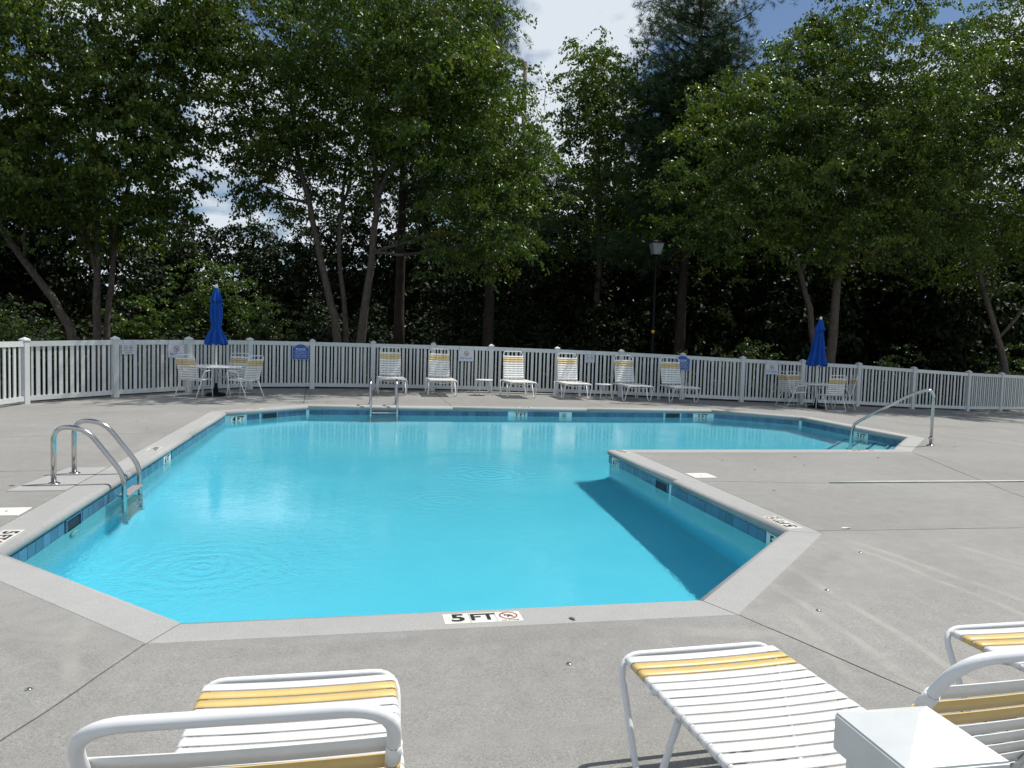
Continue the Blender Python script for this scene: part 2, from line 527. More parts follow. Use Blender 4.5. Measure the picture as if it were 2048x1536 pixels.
def build_shell():
    root = tag(empty("pool_shell"), kind='structure')
    n = len(WALL)
    inner = offset(POOL, 0.035 - 0.14)
    mid = offset(POOL, 0.035 - 0.04)
    def ptz(poly, i, dz): return (poly[i][0], poly[i][1], floor_z(poly[i][1]) + dz)
    bm = bmesh.new()
    for i in range(n):
        j = (i + 1) % n
        L = (Vector(WALL[j]) - Vector(WALL[i])).length; k = max(1, int(L / 1.2))
        for q in range(k):
            rows = []
            for t in (q / k, (q + 1) / k):
                col = []
                for poly, dz in ((WALL, None), (WALL, 0.14), (mid, 0.04), (inner, 0.0)):
                    a, b = Vector(poly[i]), Vector(poly[j]); p = a.lerp(b, t)
                    col.append(bm.verts.new((p.x, p.y, -0.05 if dz is None else floor_z(p.y) + dz)))
                rows.append(col)
            for r in range(3):
                f = bm.faces.new((rows[0][r], rows[0][r + 1], rows[1][r + 1], rows[1][r])); f.smooth = r > 0
    pts = []; ed = []
    for i in range(n):
        a, b = Vector(inner[i]), Vector(inner[(i + 1) % n]); k = max(1, int((Vector(WALL[(i + 1) % n]) - Vector(WALL[i])).length / 1.2))
        for q in range(k): pts.append(a.lerp(b, q / k))
    m = len(pts); ed = [(i, (i + 1) % m) for i in range(m)]
    poly = [tuple(p) for p in pts]
    for gx in np.arange(-2, 10, 0.8):
        for gy in np.arange(4.7, 17, 0.8):
            if inside((gx, gy), offset(POOL, -0.4)): pts.append(Vector((gx, gy)))
    r = geometry.delaunay_2d_cdt(pts, ed, [], 0, 1e-5)
    vs = [bm.verts.new((v.x, v.y, floor_z(v.y))) for v in r[0]]
    for f in r[2]:
        c = (r[0][f[0]] + r[0][f[1]] + r[0][f[2]]) / 3
        if inside(c, poly):
            fc = bm.faces.new([vs[i] for i in f]); fc.normal_update()
            if fc.normal.z < 0: fc.normal_flip()
    bmesh.ops.remove_doubles(bm, verts=bm.verts[:], dist=1e-4)
    bmesh.ops.recalc_face_normals(bm, faces=bm.faces[:])
    for f in bm.faces:
        if abs(f.normal.z) > 0.9 and f.normal.z < 0:
            bmesh.ops.reverse_faces(bm, faces=bm.faces[:]); break
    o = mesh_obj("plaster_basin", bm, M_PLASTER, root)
    o.cycles.is_caustics_receiver = True
    return root
SHELL = build_shell()

def water_mat():
    t = NT("pool_water")
    p = t.pos()
    # fine wind ripple, livelier in a few patches, and rings round three insects / drips
    mp = t.n("Mapping"); t.l(p, mp.inputs[0]); mp.inputs["Scale"].default_value = (1.0, 1.0, 1.0)
    a = t.noise(mp.outputs[0], 9.0, 3, 0.5, 0.3)
    b = t.noise(mp.outputs[0], 2.1, 3, 0.5, 0.2)
    fine = t.noise(mp.outputs[0], 26.0, 2, 0.6, 0.4)
    patch = None; rings = None
    for (cx, cyy, rad, amp, k) in ((1.75, 9.75, 1.6, 1.0, 34.0), (-1.1, 6.0, 1.7, 0.9, 42.0), (1.0, 8.2, 1.4, 0.35, 40.0)):
        sb = t.n("VectorMath", operation='DISTANCE'); t.l(p, sb.inputs[0]); sb.inputs[1].default_value = (cx, cyy, WATER_Z)
        d = sb.outputs["Value"]
        near = t.maprange(d, 0.0, rad, amp, 0.0)
        wob = t.math('ADD', t.math('MULTIPLY', d, k), t.math('MULTIPLY', a, 9.0))
        w = t.math('MULTIPLY', t.math('SINE', wob), t.math('MULTIPLY', t.maprange(d, 0.02, rad * 0.6, 0.34, 0.0), amp))
        rings = w if rings is None else t.math('ADD', rings, w)
        patch = near if patch is None else t.math('MAXIMUM', patch, near)
    patch = t.math('ADD', t.math('MULTIPLY', patch, 1.0), t.maprange(t.noise(p, 0.4, 3, 0.5, 0.4), 0.45, 0.65, 0.07, 0.16))
    h = t.math('ADD', t.math('MULTIPLY', b, 0.12), t.math('MULTIPLY', t.math('ADD', t.math('MULTIPLY', a, 0.9), t.math('MULTIPLY', fine, 0.75)), patch))
    h = t.math('ADD', h, rings)
    nm = t.bump(h, 1.0, 0.017)
    g = t.pbsdf((0.38, 0.945, 1.0), 0.0, 0.5, 0.0, nm, **{"IOR": 1.333, "Transmission Weight": 1.0})
    return t.done(g.outputs[0])
M_WATER = water_mat()
def build_water():
    bm = bmesh.new()
    poly = offset(POOL, 0.033)
    vs = [bm.verts.new((x, y, WATER_Z)) for x, y in poly]
    f = bm.faces.new(vs); f.normal_update()
    if f.normal.z < 0: f.normal_flip()
    bmesh.ops.triangulate(bm, faces=bm.faces[:])
    o = mesh_obj("pool_water", bm, M_WATER, None, True)
    tag(o, kind='structure')
    o.cycles.is_caustics_caster = True
    return o
WATER = build_water()
# ------------------------------------------------------------------ more materials
def island_tint(name, base, amt, rough, spec=0.5, bump=0.0):
    """one colour with a little difference from piece to piece"""
    t = NT(name)
    o = t.n("ObjectInfo")
    f = t.maprange(o.outputs["Random"], 0, 1, 1 - amt, 1 + amt, False)
    nz = t.noise(t.pos(), 14.0, 4)
    f = t.math('MULTIPLY', f, t.maprange(nz, 0.3, 0.7, 0.93, 1.05, False))
    cb = t.n("CombineXYZ")
    for i in range(3): t.l(f, cb.inputs[i])
    c = t.mix(1.0, base, cb.outputs[0], 'MULTIPLY')
    nm = t.bump(t.noise(t.pos(), 60.0, 3), bump, 0.002) if bump else None
    return t.done(t.pbsdf(c, rough, spec, 0, nm).outputs[0])
M_TILE = island_tint("blue_glazed_tile", (0.066, 0.135, 0.225), 0.25, 0.18, 0.5, 0.15)
M_MARK = simple("white_marker_tile", (0.72, 0.71, 0.66), 0.25, var=0.04)
M_BLACK = simple("black_print", (0.015, 0.015, 0.016), 0.5)
M_RED = simple("red_print", (0.28, 0.04, 0.035), 0.5)
M_VINYL = island_tint("white_vinyl", (0.64, 0.665, 0.66), 0.06, 0.42, 0.45)
M_POWDER = simple("white_powder_coat", (0.78, 0.79, 0.80), 0.32, var=0.02)
M_STRAP = island_tint("white_vinyl_strap", (0.79, 0.79, 0.775), 0.025, 0.38, 0.45)
M_YSTRAP = island_tint("yellow_vinyl_strap", (0.70, 0.51, 0.20), 0.04, 0.40, 0.45)
M_STEEL = simple("stainless_steel", (0.56, 0.555, 0.54), 0.17, metal=1.0, var=0.05, bump=0.05, bscale=140)
M_TREAD = simple("grey_ladder_tread", (0.30, 0.27, 0.27), 0.5)
M_BLUEFAB = simple("blue_canvas", (0.010, 0.075, 0.36), 0.85, spec=0.2, var=0.12, nscale=5, bump=0.25, bscale=220)
M_SIGNBLUE = simple("blue_sign_face", (0.022, 0.115, 0.42), 0.4)
M_SIGNWHITE = simple("white_sign_face", (0.66, 0.70, 0.76), 0.4)
M_WHITE = simple("white_print", (0.75, 0.77, 0.80), 0.5)
M_BLUEPRINT = simple("blue_print", (0.07, 0.12, 0.30), 0.5)
M_IRON = simple("black_iron", (0.011, 0.011, 0.012), 0.6, spec=0.2)
M_FROST = simple("frosted_glass", (0.24, 0.255, 0.26), 0.5)
M_WOODPOLE = simple("weathered_timber", (0.13, 0.105, 0.085), 0.9, var=0.2, nscale=4)
M_LID = simple("white_plastic_lid", (0.70, 0.70, 0.64), 0.5)
M_SKIM_SHADE = simple("skimmer_throat_shade", (0.012, 0.02, 0.03), 0.6)
M_STRIPE = simple("blue_step_stripe", (0.03, 0.10, 0.32), 0.4)

# ------------------------------------------------------------------ lettering
_txt = {}
def text_mesh(s, size, mat, bold=0.0, ext=0.0006):
    k = (s, size, mat.name, bold)
    if k in _txt: return _txt[k]
    cu = bpy.data.curves.new("lettering", 'FONT')
    cu.body = s; cu.size = size; cu.align_x = 'CENTER'; cu.align_y = 'CENTER'
    cu.extrude = ext; cu.offset = bold; cu.resolution_u = 3
    ob = bpy.data.objects.new("lettering", cu); COL.objects.link(ob)
    dg = bpy.context.evaluated_depsgraph_get(); dg.update()
    me = bpy.data.meshes.new_from_object(ob.evaluated_get(dg))
    bpy.data.objects.remove(ob); bpy.data.curves.remove(cu)
    me.name = "lettering"; me.materials.clear(); me.materials.append(mat)
    _txt[k] = me
    return me
def lettering(s, size, mat, parent, x, y, z=0.0, bold=0.0, sx=1.0, name="lettering"):
    o = data_obj(name, text_mesh(s, size, mat, bold), parent, (x, y, z))
    o.scale = (sx, 1, 1)
    return o
def ring_mesh(bm, x, y, z, r0, r1, n=28, t=0.0008):
    a = [bm.verts.new((x + r * math.cos(2 * math.pi * k / n), y + r * math.sin(2 * math.pi * k / n), z + t)) for r in (r0, r1) for k in range(n)]
    for k in range(n): bm.faces.new((a[k], a[(k + 1) % n], a[n + (k + 1) % n], a[n + k])[::-1])
def bar2(bm, x0, y0, x1, y1, w, z):
    d = Vector((x1 - x0, y1 - y0)).normalized() * w / 2
    p = [(x0 - d.y, y0 + d.x), (x0 + d.y, y0 - d.x), (x1 + d.y, y1 - d.x), (x1 - d.y, y1 + d.x)]
    f = bm.faces.new([bm.verts.new((a, b, z)) for a, b in p]); f.normal_update()
    if f.normal.z < 0: f.normal_flip()
def no_symbol(parent, x, y, z, r, dive=True):
    """a figure in a red ring with a bar"""
    bm = bmesh.new()
    ring_mesh(bm, x, y, z, r * 0.84, r)
    bar2(bm, x - r * 0.62, y + r * 0.62, x + r * 0.62, y - r * 0.62, r * 0.12, z + 0.0010)
    mesh_obj("prohibition_ring", bm, M_RED, parent)
    bm = bmesh.new()
    bar2(bm, x - r * 0.45, y + r * 0.05, x + r * 0.25, y + r * 0.18, r * 0.22, z + 0.0004)
    bar2(bm, x + r * 0.05, y + r * 0.15, x - r * 0.10, y - r * 0.45, r * 0.20, z + 0.0006)
    bar2(bm, x + r * 0.10, y + r * 0.15, x + r * 0.50, y - r * 0.15, r * 0.15, z + 0.0005)
    mesh_obj("pictogram", bm, M_BLACK, parent)

def edge_frame(i):
    a, b = Vector(POOL[i]), Vector(POOL[(i + 1) % len(POOL)])
    d = (b - a).normalized(); n = Vector((d.y, -d.x))
    return a, d, n, (b - a).length

# ------------------------------------------------------------------ waterline tiles, depth markers on the wall, skimmers
TILE, TZ = 0.152, -0.164
def tile_me():
    bm = bmesh.new(); box(bm, (0, 0, 0), (0.1475, 0.012, 0.146), bevel=0.003)
    me = bpy.data.meshes.new("tile"); bm.to_mesh(me); bm.free(); me.materials.append(M_TILE)
    return me
TILE_ME = tile_me()
def wall_xf(i, s, off, z=TZ):
    a, d, n, L = edge_frame(i)
    p = a + d * s + n * (0.035 - off)
    return (p.x, p.y, z), (0, 0, math.atan2(-n.x, n.y))          # local x to the right and -y towards the bather
SKIM = {2: [2.72], 9: [8.15], 8: [1.02], 7: [1.0]}
WMARK = {8: [(1.80, "4", "FT")], 9: [(4.70, "4", "FT")], 7: [(0.25, "3", "FT"), (4.75, "3'", "FT")], 5: [(1.30, "3", "FT")], 2: [(4.42, "4", "FT"), (0.13, "5", "FT")]}
def build_tiles():
    for i in range(len(POOL)):
        a, d, n, L = edge_frame(i)
        cnt = int(L / TILE); st = (L - cnt * TILE) / 2 + TILE / 2
        busy = [(s, 0.19) for s in SKIM.get(i, [])] + [(m[0], 0.155) for m in WMARK.get(i, [])] + ([(3.7, 0.09)] if i == 7 else [])
        if i in (0, 1, 3, 4):
            bm = bmesh.new()
            for k in range(cnt):
                loc, rot = wall_xf(i, st + k * TILE, 0.006)
                box(bm, (0, 0, 0), (0.1475, 0.012, 0.146), Matrix.Translation(loc) @ Matrix.Rotation(rot[2], 4, 'Z'))
            o = mesh_obj("tile_row", bm, M_TILE, SHELL); o["kind"] = "stuff"; o.cycles.is_caustics_receiver = True
            continue
        k = 0
        for k in range(cnt):
            s = st + k * TILE
            if any(abs(s - b) < w + TILE * 0.36 for b, w in busy): continue
            loc, rot = wall_xf(i, s, 0.006 + random.uniform(-0.0012, 0.0012))
            o = data_obj("tile", TILE_ME, SHELL, loc, rot); o.cycles.is_caustics_receiver = True
        for s in SKIM.get(i, []):
            loc, rot = wall_xf(i, s, 0.004)
            bm = bmesh.new()
            box(bm, (0, 0, 0.0), (0.33, 0.010, 0.135))  # flat plate; its near-black colour stands in for shade inside the opening
            o = mesh_obj("skimmer_mouth_shade", bm, M_SKIM_SHADE, SHELL); o.location = loc; o.rotation_euler = rot
            bm = bmesh.new()
            for (c, sz) in (((-0.18, -0.006, 0), (0.02, 0.022, 0.15)), ((0.18, -0.006, 0), (0.02, 0.022, 0.15)), ((0, -0.006, 0.068), (0.338, 0.020, 0.012)), ((0, -0.006, -0.068), (0.338, 0.020, 0.012))):
                box(bm, c, sz)
            mesh_obj("frame", bm, M_TILE, o)
        for (s, t0, t1) in WMARK.get(i, []):
            loc, rot = wall_xf(i, s, 0.007)
            e = data_obj("depth_marker", None, SHELL, loc, (math.pi / 2, 0, rot[2]))
            e["label"] = "white waterline depth tiles reading %s %s" % (t0, t1)
            bm = bmesh.new()
            for q in (-1, 1): box(bm, (q * 0.0765, 0, 0), (0.150, 0.148, 0.012), bevel=0.002)
            mesh_obj("marker_tile", bm, M_MARK, e)
            lettering(t0, 0.155, M_BLACK, e, -0.072, 0.0, 0.0068, 0.003)
            lettering(t1, 0.150, M_BLACK, e, 0.078, 0.0, 0.0068, 0.003)
    # overflow plate on the far wall
    loc, rot = wall_xf(7, 3.7, 0.010)
    e = data_obj("overflow_plate", None, SHELL, loc, rot)
    bm = bmesh.new(); box(bm, (0, 0, 0), (0.15, 0.014, 0.15), bevel=0.004); mesh_obj("plate", bm, M_MARK, e)
    bm = bmesh.new()
    for q in range(5): box(bm, (0, -0.008, 0.04 - q * 0.02), (0.10, 0.003, 0.008))
    mesh_obj("slot", bm, M_DARK, e)
    # return fitting under water on the left wall
    a, d, n, L = edge_frame(9); p = a + d * 8.11 + n * 0.028
    bm = bmesh.new(); lathe(bm, [(0.095, 0), (0.095, 0.012), (0.07, 0.022), (0.03, 0.024)], 20)
    bmesh.ops.rotate(bm, matrix=Matrix.Rotation(math.pi / 2, 3, 'Y'), verts=bm.verts[:])
    o = mesh_obj("return_fitting", bm, M_MARK, SHELL); o.location = (p.x, p.y, -0.46); o.cycles.is_caustics_receiver = True
build_tiles()

def build_steps():
    for k in range(4):
        s = 0.32 * (k + 1); top = WATER_Z - 0.13 - 0.19 * k - 0.002 * k
        E_, F_ = Vector((8.515, 10.66)), Vector((9.98, 12.125))
        q = [(E_.x + 0.01, E_.y - 0.0), (F_.x, F_.y - 0.01), (9.98, 12.14 + 1.414 * s), (8.5 - 1.414 * s, 10.66)]
        bm = bmesh.new()
        lo = [bm.verts.new((x, y, -1.75)) for x, y in q]; hi = [bm.verts.new((x, y, top)) for x, y in q]
        bm.faces.new(hi)
        for i in range(4): bm.faces.new((lo[i], lo[(i + 1) % 4], hi[(i + 1) % 4], hi[i]))
        bmesh.ops.recalc_face_normals(bm, faces=bm.faces[:])
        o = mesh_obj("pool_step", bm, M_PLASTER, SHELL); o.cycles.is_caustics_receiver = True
        bm = bmesh.new()
        a, b = Vector(q[3]) + Vector((0.06, 0.025)), Vector(q[2]) - Vector((0.025, 0.06))
        d = (b - a).normalized(); n = Vector((d.y, -d.x))
        f = bm.faces.new([bm.verts.new((p.x, p.y, top + 0.004)) for p in (a + n * 0.005, b + n * 0.005, b + n * 0.06, a + n * 0.06)]); f.normal_update()
        if f.normal.z < 0: f.normal_flip()
        st = mesh_obj("edge_stripe", bm, M_STRIPE, o); st.cycles.is_caustics_receiver = True
build_steps()

# depth markers set flush in the coping, read from the deck
def coping_marker(i, s, a_, b_, dive=True, where=""):
    a, d, n, L = edge_frame(i)
    p = a + d * s + n * 0.165
    e = data_obj("depth_marker", None, COPING, (p.x, p.y, 0.0), (0, 0, math.atan2(n.x, -n.y)))
    e["label"] = "white coping depth tiles reading %s %s%s" % (a_, b_, " with a no diving symbol" if dive else "")
    k = 3 if dive else 2
    bm = bmesh.new()
    for q in range(k):
        x = (q - (k - 1) / 2) * 0.1525
        box(bm, (x, 0, -0.001), (0.1505, 0.148, 0.008), bevel=0.0015)
    mesh_obj("marker_tile", bm, M_MARK, e)
    x0 = -(k - 1) / 2 * 0.1525
    lettering(a_, 0.150, M_BLACK, e, x0 + 0.010, 0.002, 0.0036, 0.0045, 1.15)
    lettering(b_, 0.135, M_BLACK, e, x0 + 0.1525, 0.002, 0.0036, 0.0035, 1.05)
    if dive:
        no_symbol(e, x0 + 0.305, 0.012, 0.0036, 0.054)
        lettering("NO DIVING", 0.019, M_BLACK, e, x0 + 0.305, -0.060, 0.0036)
coping_marker(0, 1.64, "5", "FT")
coping_marker(2, 0.28, "5", "FT")
coping_marker(9, 9.22, "5", "FT")
coping_marker(9, 4.75, "4", "FT", False)
coping_marker(2, 4.50, "4", "FT", False)
coping_marker(3, 4.15, "3", "FT")
coping_marker(7, 0.70, "3", "FT")
coping_marker(7, 4.66, "3", "FT")
coping_marker(8, 1.35, "4", "FT")

# ------------------------------------------------------------------ skimmer lids in the deck
def lid(x, y, rz, label):
    e = tag(empty("skimmer_lid", (x, y, deck_z(x, y)), rz), label, "skimmer lid", "square skimmer lids beside the coping")
    bm = bmesh.new(); box(bm, (0, 0, 0.002), (0.29, 0.29, 0.010), bevel=0.003); mesh_obj("cover", bm, M_LID, e)
    bm = bmesh.new(); lathe(bm, [(0.012, 0.007), (0.012, 0.0085), (0.004, 0.0085)], 10); mesh_obj("finger_hole", bm, M_DARK, e)
lid(4.165, 8.52, 0.0, "white square skimmer lid in the deck on the right of the pool")
lid(-2.885, 7.14, 0.0, "white square skimmer lid left of the pool, cut by the photo's left edge")

# ------------------------------------------------------------------ pool ladders and hand rail
def ladder(loc, rz, label):
    e = tag(empty("pool_ladder", loc, rz), label, "ladder", "steel pool ladders")
    for s in (-1, 1):
        y = s * 0.287
        bm = bmesh.new()
        tube(bm, fillet([(0, y, 0.0), (0, y, 0.585), (0.30, y, 0.565), (0.655, y, 0.08), (0.675, y, -1.12)], [0.20, 0.20, 0.12], 7), 0.0255, 14)
        o = mesh_obj("rail", bm, M_STEEL, e); o.cycles.is_caustics_receiver = True
        bm = bmesh.new(); lathe(bm, [(0.062, 0.0), (0.062, 0.006), (0.045, 0.016), (0.028, 0.020)], 20, (0, y, 0)); mesh_obj("flange", bm, M_STEEL, o)
    for k, z in enumerate((-0.135, -0.42, -0.70, -0.98)):
        bm = bmesh.new(); box(bm, (0.645, 0, z), (0.10, 0.545, 0.026), bevel=0.006)
        o = mesh_obj("tread", bm, M_TREAD, e); o.cycles.is_caustics_receiver = True
    return e
ladder((-2.95, 8.66, 0), 0.0, "steel pool ladder with two arched rails on the left side of the pool")
ladder((0.66, 17.50, 0), -math.pi / 2, "steel pool ladder on the far edge, in front of a lounge chair")

def handrail():
    bx, by = 9.56, 11.05
    e = tag(empty("pool_handrail", (bx, by, 0), R(135)), "single sloping steel handrail over the pool steps at the right end", "handrail")
    bm = bmesh.new()
    tube(bm, fillet([(0, 0, 0), (0, 0, 0.97), (0.32, 0, 0.86), (1.22, 0, 0.26), (1.30, 0, -0.75)], [0.16, 0.16, 0.12], 7), 0.0255, 14)
    o = mesh_obj("rail", bm, M_STEEL, e); o.cycles.is_caustics_receiver = True
    bm = bmesh.new(); lathe(bm, [(0.062, 0.0), (0.062, 0.006), (0.045, 0.016), (0.028, 0.020)], 20); mesh_obj("flange", bm, M_STEEL, e)
    bm = bmesh.new(); lathe(bm, [(0.034, 0.10), (0.038, 0.105), (0.038, 0.135), (0.034, 0.14)], 16); mesh_obj("collar", bm, M_STEEL, e)
handrail()

# ------------------------------------------------------------------ fence
def build_fence():
    root = tag(empty("picket_fence", (0, 0, 0)), "long white vinyl picket fence around the pool deck", "fence")
    bm = bmesh.new()
    box(bm, (0, 0, 0.665), (0.127, 0.127, 1.33))
    post_me = bpy.data.meshes.new("post"); bm.to_mesh(post_me); bm.free(); post_me.materials.append(M_VINYL)
    bm = bmesh.new()
    a = 0.078
    v = [bm.verts.new((x, y, z)) for z in (1.325, 1.352) for x, y in ((-a, -a), (a, -a), (a, a), (-a, a))]
    mid = [bm.verts.new((x * 0.72, y * 0.72, 1.372)) for x, y in ((-a, -a), (a, -a), (a, a), (-a, a))]
    top = bm.verts.new((0, 0, 1.405))
    bm.faces.new(v[:4][::-1])
    for k in range(4):
        bm.faces.new((v[k], v[(k + 1) % 4], v[4 + (k + 1) % 4], v[4 + k]))
        bm.faces.new((v[4 + k], v[4 + (k + 1) % 4], mid[(k + 1) % 4], mid[k]))
        bm.faces.new((mid[k], mid[(k + 1) % 4], top))
    cap_me = bpy.data.meshes.new("cap"); bm.to_mesh(cap_me); bm.free(); cap_me.materials.append(M_VINYL)
    pick = []
    for w in (0.075, 0.041):
        bm = bmesh.new(); box(bm, (0, 0, 0.5), (w, 0.022, 1.0))
        me = bpy.data.meshes.new("picket"); bm.to_mesh(me); bm.free(); me.materials.append(M_VINYL); pick.append(me)
    P3 = [Vector((x, y, deck_z(x, y))) for x, y in FENCE]
    for i, p in enumerate(P3):
        d = (P3[min(i + 1, len(P3) - 1)] - P3[max(i - 1, 0)])
        po = data_obj("post", post_me, root, p, (0, 0, math.atan2(d.y, d.x)))
        data_obj("cap", cap_me, po)
    for a, b in zip(P3, P3[1:]):
        d = b - a; L = Vector((d.x, d.y)).length; ang = math.atan2(d.y, d.x)
        u = Vector((d.x, d.y, 0)) / L; sl = d.z / L
        a0 = 0.064; L2 = L - 0.128
        nrm = Vector((-u.y, u.x, 0))
        pn = empty("fence_panel"); pn.parent = root
        for z0, z1, th in ((0.065, 0.165, 0.038), (1.205, 1.315, 0.044)):
            bm = bmesh.new(); q = []
            for s in (a0, L - a0):
                for w in (-th / 2 - 0.008, th / 2 + 0.008):
                    for z in (z0, z1):
                        c = a + u * s + nrm * w; q.append(bm.verts.new((c.x, c.y, a.z + sl * s + z)))
            for f in ((0, 1, 3, 2), (4, 6, 7, 5), (0, 4, 5, 1), (2, 3, 7, 6), (1, 5, 7, 3), (0, 2, 6, 4)): bm.faces.new([q[k] for k in f])
            bmesh.ops.recalc_face_normals(bm, faces=bm.faces[:])
            mesh_obj("rail", bm, M_VINYL, pn)
        n = 15
        W = [0 if k % 2 == 1 else 1 for k in range(n)]
        gap = (L2 - sum((0.082, 0.047)[w] for w in W)) / (n + 1)
        s = a0 + gap
        for k in range(n):
            w = (0.082, 0.047)[W[k]]
            c = a + u * (s + w / 2)
            o = data_obj("picket", pick[W[k]], pn, (c.x, c.y, a.z + sl * (s + w / 2) + 0.15), (0, 0, ang))
            o.scale = (1, 1, 1.07)
            s += w + gap
build_fence()

def near_post():
    e = tag(empty("railing_post", (0.793, 0.905, 0), R(-1)), "near white square railing post with shallow pyramid cap, bottom right", "post")
    bm = bmesh.new(); box(bm, (0, 0, 0.465), (0.133, 0.133, 1.11), bevel=0.004); mesh_obj("shaft", bm, M_VINYL, e)
    bm = bmesh.new(); a = 0.079
    v = [bm.verts.new((x, y, z)) for z in (1.015, 1.072) for x, y in ((-a, -a), (a, -a), (a, a), (-a, a))]
    top = bm.verts.new((0, 0, 1.106)); bm.faces.new(v[:4][::-1])
    for k in range(4):
        bm.faces.new((v[k], v[(k + 1) % 4], v[4 + (k + 1) % 4], v[4 + k])); bm.faces.new((v[4 + k], v[4 + (k + 1) % 4], top))
    es = [e_ for e_ in bm.edges if len(e_.link_faces) == 2 and all(abs(v_.co.z - 1.072) < 1e-4 or v_.co.z < 1.06 for v_ in e_.verts)]
    bmesh.ops.bevel(bm, geom=es, offset=0.0025, segments=2, affect='EDGES')
    mesh_obj("cap", bm, M_VINYL, e)
near_post()

# ------------------------------------------------------------------ signs hung on the fence
def on_fence(i, t, z, off=0.06):
    a, b = Vector(FENCE[i]), Vector(FENCE[i + 1]); d = (b - a).normalized(); n = Vector((d.y, -d.x))
    p = a.lerp(b, t) + n * off
    return (p.x, p.y, deck_z(*a.lerp(b, t)) + z), math.atan2(d.y, d.x)
def prism(bm, pts, th):
    """flat shape in x/y with thickness along z"""
    A = [bm.verts.new((x, y, -th)) for x, y in pts]; B = [bm.verts.new((x, y, 0)) for x, y in pts]
    bm.faces.new(A[::-1]); bm.faces.new(B); n = len(pts)
    for k in range(n): bm.faces.new((A[k], A[(k + 1) % n], B[(k + 1) % n], B[k]))
    bmesh.ops.recalc_face_normals(bm, faces=bm.faces[:])
def cord(parent, x, y0, y1, z=-0.004):
    bm = bmesh.new(); tube(bm, [(x, y0, z), (x, y1, z), (x, y1 + 0.004, z - 0.05)], 0.003, 5)
    mesh_obj("hanging_cord", bm, M_BLUEPRINT, parent)
def please_sign(i, t, z, off, label):
    loc, rz = on_fence(i, t, z, off)
    e = tag(empty("please_sign", loc), label, "sign", "blue please signs on the fence"); e.rotation_euler = (math.pi / 2, 0, rz)
    def shape(k):
        w, h = 0.235 * k, 0.19 * k
        pts = [(-w, -h), (w, -h), (w, h * 0.80), (w * 0.82, h * 0.80)]
        pts += [(w * 0.66 + 0.0 * q, h * (0.86 + 0.04 * q)) for q in range(3)]
        pts += [(w * 0.60 * math.cos(a), h * (0.95 + 0.30 * math.sin(a))) for a in np.linspace(0.1, math.pi - 0.1, 11)]
        pts += [(-w * 0.66, h * (0.94 - 0.04 * q)) for q in range(3)]
        pts += [(-w * 0.82, h * 0.80), (-w, h * 0.80)]
        return pts
    bm = bmesh.new(); prism(bm, shape(1.0), 0.012); mesh_obj("border", bm, M_WHITE, e)
    bm = bmesh.new(); prism(bm, [(x, y - 0.001) for x, y in shape(0.955)], 0.004); o = mesh_obj("board", bm, M_SIGNBLUE, e); o.location.z = 0.003
    lettering("PLEASE", 0.085, M_WHITE, e, 0, 0.085, 0.0045, 0.0015)
    for k, (s, sz) in enumerate((("CLOSE UMBRELLAS &", 0.038), ("RETURN CHAIRS", 0.038), ("TO PROPER POSITIONS", 0.037), ("LEAVING. THANKS", 0.038))):
        lettering(s, sz, M_WHITE, e, 0, 0.015 - k * 0.048, 0.0045)
    cord(e, 0.0, 0.22, 0.27)
def glass_sign(i, t, z, label):
    loc, rz = on_fence(i, t, z, 0.05)
    e = tag(empty("no_glass_sign", loc), label, "sign", "no glass signs on the fence"); e.rotation_euler = (math.pi / 2, 0, rz)
    bm = bmesh.new(); prism(bm, [(-0.215, -0.16), (0.215, -0.16), (0.215, 0.16), (-0.215, 0.16)], 0.005); mesh_obj("board", bm, M_SIGNWHITE, e)
    no_symbol(e, 0.0, 0.055, 0.001, 0.075)
    lettering("NO GLASS", 0.072, M_BLUEPRINT, e, 0, -0.075, 0.0012, 0.0005)
    for x in (-0.2, 0.2): cord(e, x, 0.15, 0.285)
def run_sign(i, t, z, label):
    loc, rz = on_fence(i, t, z, 0.05)
    e = tag(empty("no_running_sign", loc), label, "sign", "small no running signs on the fence"); e.rotation_euler = (math.pi / 2, 0, rz)
    bm = bmesh.new(); prism(bm, [(-0.145, -0.11), (0.145, -0.11), (0.145, 0.11), (-0.145, 0.11)], 0.005); mesh_obj("board", bm, M_SIGNWHITE, e)
    no_symbol(e, -0.065, 0.045, 0.001, 0.052); no_symbol(e, 0.065, 0.045, 0.001, 0.052)
    lettering("NO RUNNING", 0.040, M_BLACK, e, 0, -0.035, 0.0012)
    lettering("NO DIVING", 0.036, M_BLACK, e, 0, -0.080, 0.0012)
    for x in (-0.12, 0.12): cord(e, x, 0.10, 0.26)
# fence index 6 is the corner post left of the first sign
run_sign(5, 0.15, 1.095, "small white no running sign at the far left end of the fence")
glass_sign(5, 0.80, 1.045, "white no glass sign beside the left table, above a chair")
please_sign(7, 0.80, 1.015, 0.055, "blue arched please sign left of the lounge chairs, in full view")
glass_sign(10, 0.57, 1.045, "white no glass sign between the second and third lounge chairs")
run_sign(12, 0.50, 1.085, "small white no running sign above the right-hand low round table")
please_sign(13, 0.98, 1.075, 0.10, "blue arched please sign partly hidden behind a lounge chair back")
glass_sign(15, 0.47, 1.045, "white no glass sign left of the right-hand table")
